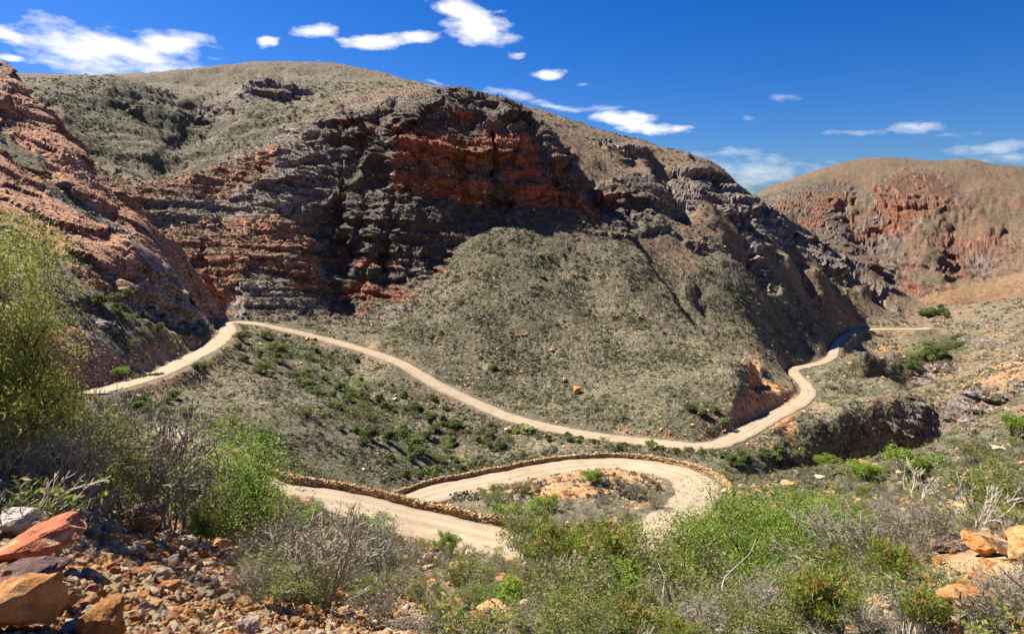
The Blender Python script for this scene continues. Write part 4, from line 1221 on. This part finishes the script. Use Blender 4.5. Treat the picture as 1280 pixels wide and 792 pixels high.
# foreground rubble and tufts
c = inside & (dist > 2.5) & (dist < 15) & (co_ > .45)
a, r, pts = pick(15000, c, AREA**.8)
s0 = np.minimum(np.exp(nrg.normal(-3.1, .6, len(pts))), .017*np.exp(rowV[a, r]))
scatter('gravel', 'stones', pts, np.stack([s0, s0*nrg.uniform(.6, 1.2, len(pts)), s0*.8], 1), turns(len(pts), .6), 'broken orange gravel covering the near bank')
c = inside & (dist > 3.) & (dist < 72) & (co_ <= .6) & (rd > 1.2)
a, r, pts = pick(7000, c, AREA**.75*(.3+sstep(-.2, .3, fbm(X/5, Y/5, Z*0, 2))))
s0 = np.minimum(np.exp(nrg.normal(-2.0, .6, len(pts))), .014*np.exp(rowV[a, r]))
scatter('slope_rubble', 'stones', pts, np.stack([s0, s0*nrg.uniform(.6, 1.2, len(pts)), s0*.7], 1), turns(len(pts), .6), 'rusty and cream rubble lying between the foreground bushes')
c = inside & (dist > 6) & (dist < 78) & (co_ < .55) & (rd > .3)
a, r, pts = pick(5200, c, AREA**.85*(.15+sstep(-.3, .2, fbm(X/6, Y/6, Z*0+3, 2))))
s0 = np.exp(nrg.normal(-.75, .3, len(pts)))*np.interp(np.exp(rowV[a, r]), [6, 30, 78], [.7, 1., 1.1])
c = ~inside & (dist > 13) & (dist < 80) & (rd > .3)
a, r, p2 = pick(3600, c, AREA**.8)
pts = np.concatenate([pts, p2]); s0 = np.concatenate([s0, np.exp(nrg.normal(-.7, .35, len(p2)))])
scatter('dry_tufts', 'tufts', pts, np.stack([s0*1.2, s0*1.2, s0], 1), turns(len(pts), .15), 'low dry tufts and heath covering the foreground slope')
# ------------------------------------------------------------------ singled-out stones (photo px, py of the foot, width, height)
rock_px(0, 'orange', 45, 800, 120, 92, 'large tilted orange boulder cut off by the lower left corner', rot=(.1, .25, .3), depth=.8)
rock_px(3, 'banded', 55, 716, 118, 72, 'slab with red and cream bands lying above the black stone', rot=(.1, -.05, .1), depth=.8, sink=.1)
rock_px(1, 'white', 26, 674, 62, 44, 'pinkish white boulder at the left edge above the banded slab', rot=(0, .1, .4))
rock_px(2, 'orange', 4, 640, 34, 34, 'small orange boulder at the far left above the pinkish white one', rot=(0, .1, .4))
rock_px(4, 'dark', 44, 745, 88, 34, 'black shaded block under the red and cream banded slab', rot=(0, .05, 0))
rock_px(5, 'red', 72, 772, 50, 38, 'rust red block between the black stone and the orange boulders', rot=(.2, .1, .7))
rock_px(6, 'orange', 135, 806, 62, 52, 'broad orange boulder with a deep red right side on the bottom edge', rot=(.1, -.2, .5))
rock_px(3, 'blue', 95, 800, 44, 30, 'smooth blue grey stone wedged at the bottom between two orange boulders', rot=(.1, .3, .5))
rock_px(1, 'cream', 114, 728, 30, 20, 'tan loaf shaped stone right of the banded slab')
rock_px(5, 'cream', 198, 727, 42, 19, 'flat pale yellow slab in the middle of the rubble', rot=(0, .1, .3), depth=.7)
rock_px(0, 'orange', 138, 718, 32, 16, 'rounded honey coloured stone just above the tan loaf shaped stone', depth=.7)
rock_px(2, 'cream', 147, 746, 19, 18, 'small upright cream stone above the broad orange boulder')
rock_px(6, 'dark', 193, 668, 46, 46, 'big dark red boulder in the shade of the bushes above the rubble', rot=(0, .2, .3))
rock_px(7, 'red', 317, 680, 20, 17, 'dark red stone at the foot of the tall green shrub')
rock_px(5, 'red', 317, 724, 24, 25, 'brown red block at the upper right end of the rubble', rot=(.2, 0, .3))
rock_px(6, 'white', 311, 800, 32, 30, 'white pointed boulder on the bottom edge left of the centre', rot=(.2, .1, .3))
rock_px(4, 'orange', 338, 768, 26, 26, 'orange block just right of the white pointed boulder', rot=(.1, .3, .2))
rock_px(1, 'red', 299, 706, 20, 18, 'rounded pink stone near the top of the rubble')
rock_px(2, 'orange', 256, 700, 18, 18, 'rust orange stone with one flat side on the upper rubble', rot=(.4, 0, 0))
rock_px(0, 'red', 196, 752, 24, 14, 'low brick red stone below the flat pale yellow slab')
rock_px(3, 'orange', 372, 775, 24, 24, 'orange slab leaning at the right foot of the rubble', rot=(.3, .4, .2))
# pile in the middle of the bottom
rock_px(1, 'white', 503, 748, 9, 9, 'small white block on the left of the central stone pile', depth=1)
rock_px(2, 'white', 521, 752, 15, 15, 'white stone with a brown face in the central stone pile')
rock_px(4, 'orange', 543, 741, 26, 16, 'largest orange stone topping the central stone pile', rot=(0, .2, .3))
rock_px(5, 'orange', 511, 755, 12, 13, 'upright orange stone in front of the central stone pile')
rock_px(6, 'cream', 537, 753, 14, 11, 'cream stone under the largest orange one of the central pile')
rock_px(7, 'orange', 551, 752, 14, 10, 'orange stone at the right end of the central pile')
rock_px(0, 'red', 494, 744, 11, 11, 'dark red stone at the left end of the central pile')
rock_px(3, 'orange', 529, 762, 17, 8, 'flat orange slab below the central stone pile')
rock_px(6, 'cream', 572, 736, 26, 46, 'tall tan rock standing among grey bushes right of the central pile', rot=(.1, .1, .2))
rock_px(1, 'dark', 580, 764, 22, 13, 'brown grey stone beneath the tall tan rock')
rock_px(4, 'orange', 645, 748, 34, 22, 'orange rock slab beside the dark forked branch', rot=(0, -.4, .2))
rock_px(2, 'orange', 600, 782, 34, 16, 'broad low orange rock at the bottom centre')
rock_px(5, 'orange', 705, 714, 14, 11, 'small orange stone caught among the green twigs')
rock_px(7, 'cream', 640, 790, 14, 18, 'pale pointed stone on the bottom edge right of centre')
rock_px(6, 'cream', 893, 786, 26, 30, 'pale cream rock poking out of the heath near the bottom', rot=(.1, .2, 0))
rock_px(0, 'orange', 822, 788, 16, 20, 'orange stone poking out of the heath left of the pale cream rock')
rock_px(3, 'orange', 1058, 758, 32, 26, 'orange rock half hidden in heath in the lower right')
rock_px(4, 'cream', 1044, 735, 26, 18, 'pale rock just above the half hidden orange one')
# right corner
rock_px(3, 'orange', 1262, 745, 70, 46, 'broad orange block of the crag above the flat topped boulder', rot=(.1, .1, .6))
rock_px(6, 'orange', 1228, 698, 48, 26, 'weathered orange block behind the yellow upright slab', rot=(.2, 0, .2))
rock_px(2, 'cream', 1180, 735, 36, 18, 'flat cream block between the grey brown shelf and the flat topped boulder', rot=(0, .1, .4))
rock_px(1, 'orange', 1100, 770, 42, 24, 'orange rock half sunk in the heath left of the flat topped boulder', rot=(.1, .1, .2))
rock_px(7, 'orange', 620, 778, 60, 24, 'wide orange outcrop between the bushes right of the central pile', rot=(.1, .05, .1))
rock_px(0, 'cream', 655, 765, 30, 18, 'cream block on the wide orange outcrop', rot=(.1, .2, .7))
rock_px(5, 'cream', 905, 770, 40, 22, 'pale slab beside the pale cream rock in the heath', rot=(.1, .1, .7))
rock_px(0, 'orange', 1209, 779, 74, 40, 'big flat topped orange boulder in the lower right corner', rot=(0, .05, .2), sink=.05)
rock_px(4, 'red', 1138, 723, 30, 30, 'rust coloured boulder with a dark overhang above the big flat topped one', rot=(.2, .15, .2))
rock_px(6, 'orange', 1148, 740, 40, 16, 'low orange ledge under the rust coloured boulder')
rock_px(3, 'cream', 1256, 700, 56, 46, 'pale yellow upright slab on the bank at the right edge', rot=(.2, .35, .3), depth=.5)
rock_px(5, 'orange', 1285, 712, 52, 52, 'bright orange crag cut off by the right edge', rot=(0, .1, .3))
rock_px(1, 'cream', 1204, 722, 32, 20, 'cream blocks jutting from the bank left of the yellow slab', rot=(.2, .1, .6))
rock_px(2, 'orange', 1240, 728, 36, 24, 'orange block at the foot of the yellow upright slab')
rock_px(7, 'orange', 1214, 744, 22, 18, 'square orange stone just above the big flat topped boulder')
rock_px(6, 'red', 1270, 792, 22, 17, 'pink stone low in the bottom right corner')
rock_px(5, 'orange', 1190, 800, 18, 24, 'upright orange stone at the bottom below the flat topped boulder')
rock_px(4, 'dark', 1195, 690, 70, 18, 'long grey brown rock shelf leading down from the right edge', rot=(0, -.25, .3), depth=.5)
# lone boulders further off
rock_px(1, 'cream', 905, 622, 13, 16, 'grey boulder closing the end of the wall at the hairpin bend')
rock_px(2, 'orange', 721, 492, 16, 13, 'largest orange boulder low on the wide scree slope', depth=.9)
rock_px(5, 'orange', 706, 479, 9, 8, 'orange boulder just above the largest one on the scree slope')
rock_px(0, 'cream', 622, 361, 12, 4, 'long pale boulder high on the scree slope')
rock_px(3, 'red', 678, 350, 11, 10, 'red boulder in the upper middle of the scree slope')
rock_px(4, 'orange', 675, 322, 10, 8, 'orange block near the top of the scree slope')
rock_px(6, 'cream', 690, 440, 8, 6, 'pale boulder in the lower middle of the scree slope')
rock_px(7, 'red', 655, 421, 13, 6, 'flat red boulder in the centre of the scree slope')
rock_px(2, 'cream', 1250, 563, 24, 5, 'flat cream slab near the right edge above the shoulder bushes', depth=.4)
rock_px(6, 'cream', 1024, 602, 14, 8, 'pale boulder on the rim left of the gorge')
rock_px(4, 'orange', 990, 612, 16, 12, 'orange boulder on the rim just right of the hairpin bend')

# rubble on the near bank: every stone of some size is its own object
groups = {'orange': ('angular orange stone in the rubble of the near left bank', 'orange stones of the near left bank'),
          'cream': ('pale cream stone in the rubble of the near left bank', 'cream stones of the near left bank'),
          'red': ('small rust red stone in the rubble of the near left bank', 'rust red stones of the near left bank')}
rg = random.Random(5)
for i in range(130):
    for _ in range(30):
        px = rg.uniform(95, 440); py = rg.uniform(665, 800)
        if py > 672+max(0, px-250)*.42 and py > 800-(px-60)*1.1: break
    s = math.exp(rg.gauss(2.65, .42))
    m = rg.choices(['orange', 'cream', 'red'], [5, 2.6, 1.4])[0]
    lab, g = groups[m]
    rock_px(rg.randrange(8), m, px, py, s, s*rg.uniform(.55, .95), lab, rot=(rg.uniform(-.5, .5), rg.uniform(-.5, .5), rg.uniform(0, 3)), name='stone', group=g)
for i in range(45):
    px = rg.uniform(1120, 1290); py = rg.uniform(655, 740)
    if py < 700-(px-1120)*.25: continue
    s = math.exp(rg.gauss(2.3, .4)); m = rg.choices(['orange', 'cream'], [5, 2])[0]
    lab = 'broken %s stone on the bank at the right edge' % m
    rock_px(rg.randrange(8), m, px, py, s, s*.7, lab, rot=(rg.uniform(-.5, .5), rg.uniform(-.5, .5), rg.uniform(0, 3)), name='stone', group='%s stones on the bank at the right edge' % m)
for i in range(52):
    px = rg.uniform(930, 1280); f = (px-930)/350
    py = rg.uniform(608-60*f, 665-30*f)
    s = math.exp(rg.gauss(1.9, .35)); m = rg.choices(['orange', 'cream'], [3, 4])[0]
    rock_px(rg.randrange(8), m, px, py, s*1.2, s*.6, '%s stone on the shoulder below the dark gorge' % m, rot=(rg.uniform(-.4, .4), rg.uniform(-.4, .4), rg.uniform(0, 3)), name='stone', group='%s stones on the shoulder below the gorge' % m)
for i in range(32):
    px = rg.uniform(440, 1110); py = rg.uniform(690, 798)
    s = math.exp(rg.gauss(2.4, .4)); m = rg.choices(['orange', 'cream', 'red'], [4, 2, 1])[0]
    rock_px(rg.randrange(8), m, px, py, s, s*.7, '%s stone lying among the foreground bushes' % m, rot=(rg.uniform(-.4, .4), rg.uniform(-.4, .4), rg.uniform(0, 3)), name='stone', group='%s stones among the foreground bushes' % m)
for i in range(26):
    px = rg.uniform(600, 835); py = rg.uniform(598, 662)
    s = math.exp(rg.gauss(1.2, .35))
    rock_px(rg.randrange(8), 'orange', px, py, s, s*.6, 'small orange stone on the island inside the hairpin bend', rot=(rg.uniform(-.4, .4), rg.uniform(-.4, .4), rg.uniform(0, 3)), name='stone', group='orange stones on the hairpin island')

# ------------------------------------------------------------------ singled-out plants (type, px, py of the foot, height in px)
plant_px('greenbig', 270, 668, 140, 'tall bright green shrub standing left of the near road', wide=1.25)
plant_px('grey', 215, 668, 118, 'large grey twiggy bush against the left side of the tall green shrub', wide=1.1)
plant_px('dry', 165, 655, 150, 'dark tangled leafless bush between the left tree and the tall green shrub', wide=1.1)
plant_px('dry', 120, 640, 130, 'dark leafless thicket at the foot of the left tree', wide=1.2)
plant_px('heath', 258, 684, 44, 'small yellow green bush in front of the tall green shrub', wide=1.)
plant_px('dry', 290, 682, 50, 'low grey bush right of the small yellow green one', wide=1.3)
plant_px('dead', 95, 660, 105, 'pale bleached dead shrub fanning out in front of the dark thicket', wide=.8)
plant_px('dead', 35, 668, 60, 'sprawling dead brush above the pinkish white boulder', wide=1.4)
plant_px('dry', 20, 640, 120, 'mauve grey dead bush at the left edge under the tree', wide=1.1)
plant_px('green', 150, 475, 16, 'small round green shrub on the inner edge of the left road', parts=False)
plant_px('dry', 395, 762, 120, 'very large grey leafless bush filling the lower left centre', wide=1.2)
plant_px('dry', 330, 700, 66, 'grey bush just below the end of the near road', wide=1.3)
plant_px('dry', 470, 735, 90, 'second large grey bush right of the very large one', wide=1.2)
plant_px('green', 455, 680, 30, 'bright green low shrub beside the near road', wide=1.5)
plant_px('green', 385, 650, 16, 'low green tuft shrub on the verge of the near road', wide=2.)
plant_px('olive', 470, 672, 34, 'thin upright olive shrub at the road edge', wide=.8)
plant_px('green', 562, 693, 30, 'dark green bush at the lower edge of the near road', wide=1.1)
plant_px('olive', 590, 742, 55, 'olive bush right of the tall tan rock', wide=1.1)
plant_px('green', 628, 762, 44, 'green bush left of the dark forked branch', wide=1.2)
plant_px('olive', 660, 695, 70, 'loose olive bush covering the middle of the near road', wide=1.2)
plant_px('heath', 700, 720, 75, 'yellow green bush in front of the island', wide=1.3)
plant_px('heath', 760, 730, 80, 'broad yellow green heath in front of the hairpin', wide=1.4)
plant_px('olive', 740, 790, 110, 'large olive bush at the bottom with a dark forked branch', wide=1.3)
plant_px('greenbig', 1000, 715, 105, 'dense bright green shrub right of the hairpin bend', wide=1.1)
plant_px('greenbig', 945, 725, 105, 'widest dense green shrub covering the end of the bend', wide=1.2)
plant_px('greenbig', 888, 705, 62, 'green shrub hanging over the lower end of the bend', wide=1.3)
plant_px('greenbig', 1040, 690, 72, 'rounded green shrub on the far right of the green thicket', wide=1.)
plant_px('olive', 850, 760, 90, 'olive bush under the green thicket', wide=1.3)
plant_px('dry', 1060, 725, 80, 'grey leafless bush right of the green thicket', wide=1.3)
plant_px('grey', 1120, 705, 66, 'grey green bush above the rust coloured boulder', wide=1.3)
plant_px('dry', 1165, 690, 50, 'grey leafless bush behind the long rock shelf', wide=1.4)
plant_px('olive', 1225, 640, 62, 'olive bush with bleached stems on the right hillside', wide=1.2)
plant_px('dead', 1218, 668, 62, 'bleached dead shrub standing in the olive bush on the right', wide=.7)
plant_px('dead', 1150, 632, 36, 'curved bleached dead branch on the shoulder', wide=1.6)
plant_px('green', 1085, 604, 26, 'bright green bush on the rim before the dark gorge', wide=1.2)
plant_px('green', 1030, 585, 18, 'bright green bush at the left corner of the gorge', wide=1.4)
plant_px('green', 1135, 598, 34, 'leafy green bush in the middle of the shoulder', wide=1.4)
plant_px('olive', 1215, 585, 30, 'dark olive bush high on the right shoulder', wide=1.3)
plant_px('green', 1270, 550, 30, 'green bush at the right edge above the shoulder', wide=1.1)
plant_px('heath', 1110, 742, 60, 'heath with orange tips left of the rust coloured boulder', wide=.9)
plant_px('heath', 1150, 800, 60, 'heath with orange tips at the bottom left of the flat topped boulder', wide=1.)
plant_px('dry', 1272, 762, 46, 'grey bush wrapping the right side of the flat topped boulder', wide=1.2)
plant_px('heath', 1020, 800, 90, 'upright green heath on the bottom edge right of the pale cream rock', wide=1.)
plant_px('dry', 940, 800, 80, 'brown twiggy bush on the bottom edge behind the pale cream rock', wide=1.3)
plant_px('grey', 1000, 775, 70, 'grey heath below the green thicket', wide=1.3)
# island inside the hairpin
plant_px('green', 744, 605, 20, 'dark green bush on the far side of the island', wide=1.1)
plant_px('green', 688, 636, 20, 'round dark green bush in the middle of the island', wide=1.)
plant_px('green', 652, 658, 34, 'yellowish green bush on the near left of the island', wide=1.5)
plant_px('olive', 618, 626, 22, 'olive bush at the left tip of the island', wide=1.4)
plant_px('olive', 650, 615, 16, 'low olive bush on the left shore of the island', wide=1.5)
plant_px('grey', 795, 625, 26, 'grey olive bush on the right of the island', wide=1.3)
plant_px('grey', 820, 635, 22, 'grey bush above the right inner bank of the island', wide=1.3)
plant_px('dry', 745, 655, 22, 'brownish dry bush on the near side of the island', wide=1.5)
plant_px('dry', 700, 660, 20, 'small dry bush at the front of the island', wide=1.5)
plant_px('grey', 780, 655, 20, 'grey bush at the near right of the island', wide=1.5)
plant_px('green', 815, 562, 15, 'lone round bush on the far verge behind the hairpin wall', parts=False)

# fill the foreground with the bushes the photo shows everywhere
FILL = {'dry': ('grey leafless bush of the foreground slope', 'grey leafless bushes filling the foreground slope'),
        'grey': ('grey green bush of the foreground slope', 'grey green bushes filling the foreground slope'),
        'olive': ('olive bush of the foreground slope', 'olive bushes filling the foreground slope'),
        'heath': ('yellow green heath of the foreground slope', 'yellow green heaths filling the foreground slope'),
        'green': ('small leafy green bush of the foreground slope', 'small leafy bushes filling the foreground slope')}
rg = random.Random(77)
def edge(px):     # upper limit of the foreground vegetation in the photo
    return float(np.interp(px, [300, 340, 400, 500, 620, 700, 840, 870, 930, 1000, 1100, 1190, 1280], [690, 668, 682, 700, 722, 722, 715, 700, 640, 612, 600, 575, 545]))
n = 0
while n < 215:
    px = rg.uniform(300, 1300); py = rg.uniform(545, 812)
    if py < edge(px): continue
    if px < 470 and py > 765: continue
    r = hit(px, py)
    if r is None: continue
    D = r[1]
    if rg.random() > np.interp(D, [8, 20, 45, 100], [.75, 1, .8, .6]): continue
    if road_at(np.array([r[0].x]), np.array([r[0].y]))[0][0] < 1.6: continue
    if 1150 < px and 648 < py and rg.random() < .88: continue
    if (465 < px < 690 and py > 722 or 870 < px < 925 and py > 745) and rg.random() < .85: continue
    z_right = px > 1080
    t_ = rg.choices(['dry', 'grey', 'olive', 'heath', 'green'], [3, 3, 3, 1.2, .6] if px < 620 or z_right else [1.1, 1.6, 3, 3.6, 2.2])[0]
    h = rg.uniform(.55, 1.15)*(1.0 if D > 14 else .7)
    plant(t_, r[0]-Vector((0, 0, .04)), h, FILL[t_][0], group=FILL[t_][1], wide=rg.uniform(1., 1.5), parts=D < 32)
    n += 1
for i in range(30):
    px = rg.uniform(610, 838); py = rg.uniform(600, 660)
    r = hit(px, py)
    if r is None or road_at(np.array([r[0].x]), np.array([r[0].y]))[0][0] < .8: continue
    plant('grey', r[0]-Vector((0, 0, .04)), rg.uniform(.5, .9), 'grey low bush on the orange island of the hairpin', group='grey bushes on the hairpin island', wide=1.5, parts=False)
# the left thicket under the tree
for i in range(26):
    px = rg.uniform(-20, 240); py = rg.uniform(590, 655)
    t_ = rg.choice(['dry', 'dry', 'grey', 'olive'])
    r = hit(px, py)
    if r is None: continue
    nm = {'dry': 'leafless', 'grey': 'grey green', 'olive': 'olive'}[t_]
    plant(t_, r[0]-Vector((0, 0, .05)), rg.uniform(1.0, 1.8)*min(1, r[1]/13), '%s bush in the shady thicket below the left tree' % nm, group='%s bushes of the thicket below the left tree' % nm, wide=1.2)
# shrubs along the stream gully and verges
SEGS = [((300,420),(570,595),30,'green gully shrub along the stream bed above the hairpin','shrubs along the stream gully',90,(.9,3.0)),
        ((380,470),(620,560),62,'olive green shrub scattered beside the stream bed above the hairpin','shrubs scattered beside the stream gully',55,(.5,1.9)),
        ((470,500),(640,560),18,'green shrub on the bank under the main road','shrubs on the bank under the main road',34,(1.,2.2)),
        ((170,500),(330,560),30,'green shrub on the spur below the left road','shrubs on the spur below the left road',26,(1.,2.)),
        ((1130,460),(1205,425),9,'lush green shrub on the flats of the far stream','shrubs on the far stream flats',60,(1.8,3.6)),
        ((860,505),(930,540),10,'green shrub in the hollow below the road cut','shrubs by the road cut hollow',10,(1.2,2.2)),
        ((890,575),(1010,575),16,'dark shrub on the slope between hairpin and gorge','shrubs between hairpin and gorge',26,(1.,2.)),
        ((640,545),(880,565),7,'shrub on the bank behind the hairpin wall','shrubs behind the hairpin wall',30,(.8,1.5)),
        ((250,470),(300,425),10,'dark shrub on the verge at the sharp valley bend','shrubs at the sharp valley bend',12,(1.,1.8)),
        ((120,380),(250,420),26,'dark shrub under the left cliff above the road','shrubs under the left cliff',30,(1.,2.4)),
        ((1150,395),(1185,392),6,'shrub at the foot of the far mountain','shrubs at the foot of the far mountain',12,(2.5,4.5))]
for (x0, y0), (x1, y1), wv_, lab, g, cnt, (h0, h1) in SEGS:
    for i in range(cnt):
        f = rg.random(); off_ = rg.gauss(0, .5)*wv_
        L_ = math.hypot(x1-x0, y1-y0)
        px = x0+(x1-x0)*f-(y1-y0)/L_*off_; py = y0+(y1-y0)*f+(x1-x0)/L_*off_
        r = hit(px, py)
        if r is None or road_at(np.array([r[0].x]), np.array([r[0].y]))[0][0] < 1.4: continue
        plant(rg.choice(['lush', 'lush', 'olive']), r[0]-Vector((0, 0, .1)), rg.uniform(h0, h1), lab, group=g, wide=rg.uniform(.9, 1.3), parts=False)

# ------------------------------------------------------------------ the tree on the left
def big_tree():
    r = hit(28, 622)
    base_ = r[0] if r else Vector((-9, 10, -6))
    rg = random.Random(9)
    o = empty('tree', base_)
    tag(o, 'feathery yellow green tree leaning in at the left edge', 'tree')
    D = base_.length
    top_z = P3(40, 205, math.hypot(base_.x, base_.y))[2]
    Hh = top_z-base_.z
    S, tips = grow(rg, 7, Hh*.34, 4, 2, .62, .08, .12, .25, 3, .25, .74)
    zmax = max(q.z for _, q, _, _, _ in S); k = Hh/zmax
    sx = .58
    S = [(Vector((p.x*k*sx, p.y*k*sx, p.z*k)), Vector((q.x*k*sx, q.y*k*sx, q.z*k)), a*k, b*k, l) for p, q, a, b, l in S]
    tips = [(Vector((p.x*k*sx, p.y*k*sx, p.z*k)), d) for p, d in tips]
    V, Q = tubes([s for s in S if s[4] >= 3], 6, 5)
    link(bpy.data.objects.new('trunk', mesh_np('tree_trunk', V, Q, M_BARK, True)), o)
    V, Q = tubes([s for s in S if s[4] < 3], 4, 3, .006)
    link(bpy.data.objects.new('branches', mesh_np('tree_branches', V, Q, M_TWIG)), o)
    LV, LQ = leaves(np.random.default_rng(4), [t[0] for t in tips], [t[1] for t in tips], 64, .14, .05, .36, .25)
    link(bpy.data.objects.new('crown', mesh_np('tree_crown', LV, LQ, M_YELL)), o)
    print('tree', base_, Hh, len(tips), len(LQ))
big_tree()
plant_px('thicket', -45, 630, 225, 'tall yellow green shrub cut off by the left edge under the feathery tree', wide=.62)
plant_px('thicket', 40, 622, 165, 'dense olive green shrub filling the foot of the feathery tree', wide=.7)
plant_px('thicket', 150, 590, 75, 'lower yellow green shrub right of the feathery tree', wide=.9)
def limb(name, path, r0, mat, label):
    S = []
    pts = catmull(path, 5); n = len(pts)
    for i in range(n-1):
        S.append((Vector(pts[i]), Vector(pts[i+1]), r0*(1-i/n*.75), r0*(1-(i+1)/n*.75), 0))
    V, Q = tubes([(a, b, c, d, l) for a, b, c, d, l in S], 6, 5)
    o = link(bpy.data.objects.new(name, mesh_np(name, V, Q, mat, True)))
    return tag(o, label, 'branch')
def limb_px(path, r0, mat, label, name='branch'):
    limb(name, [P3(*q) for q in path], r0, mat, label)
limb_px([(768,800,7.6),(752,775,8.2),(744,752,8.8),(738,735,9.6),(742,715,10.4)], .06, M_BARK, 'thick black branch rising from the bottom edge through the olive bush')
limb_px([(762,790,7.6),(735,772,8.2),(705,762,9.0),(680,758,9.8)], .035, M_BARK, 'thin black branch bending left from the bottom edge')
limb_px([(900,778,10.6),(902,742,11),(906,722,12),(922,706,13),(938,690,14),(945,672,15)], .02, M_DEAD, 'bleached bare branch crossing the green thicket')
limb_px([(830,776,11.2),(829,740,11.5),(830,722,12.4),(822,700,13.5)], .016, M_DEAD, 'short bleached stick in the middle of the heath')
if 'DEBUGBIG' in globals():
    bpy.context.view_layer.update()
    for o in COL.objects:
        if o.type == 'MESH' and o.name.startswith(('boulder', 'stone')) and 'wall' not in o.name:
            bb_ = [o.matrix_world @ Vector(c) for c in o.bound_box]
            xs = [pix(b.x, b.y, b.z) for b in bb_]
            w_ = max(x[0] for x in xs)-min(x[0] for x in xs)
            if w_ > 45: print('BIG', o.name, [round(min(x[0] for x in xs)), round(max(x[0] for x in xs)), round(min(x[1] for x in xs)), round(max(x[1] for x in xs))], o['label'], o.location)
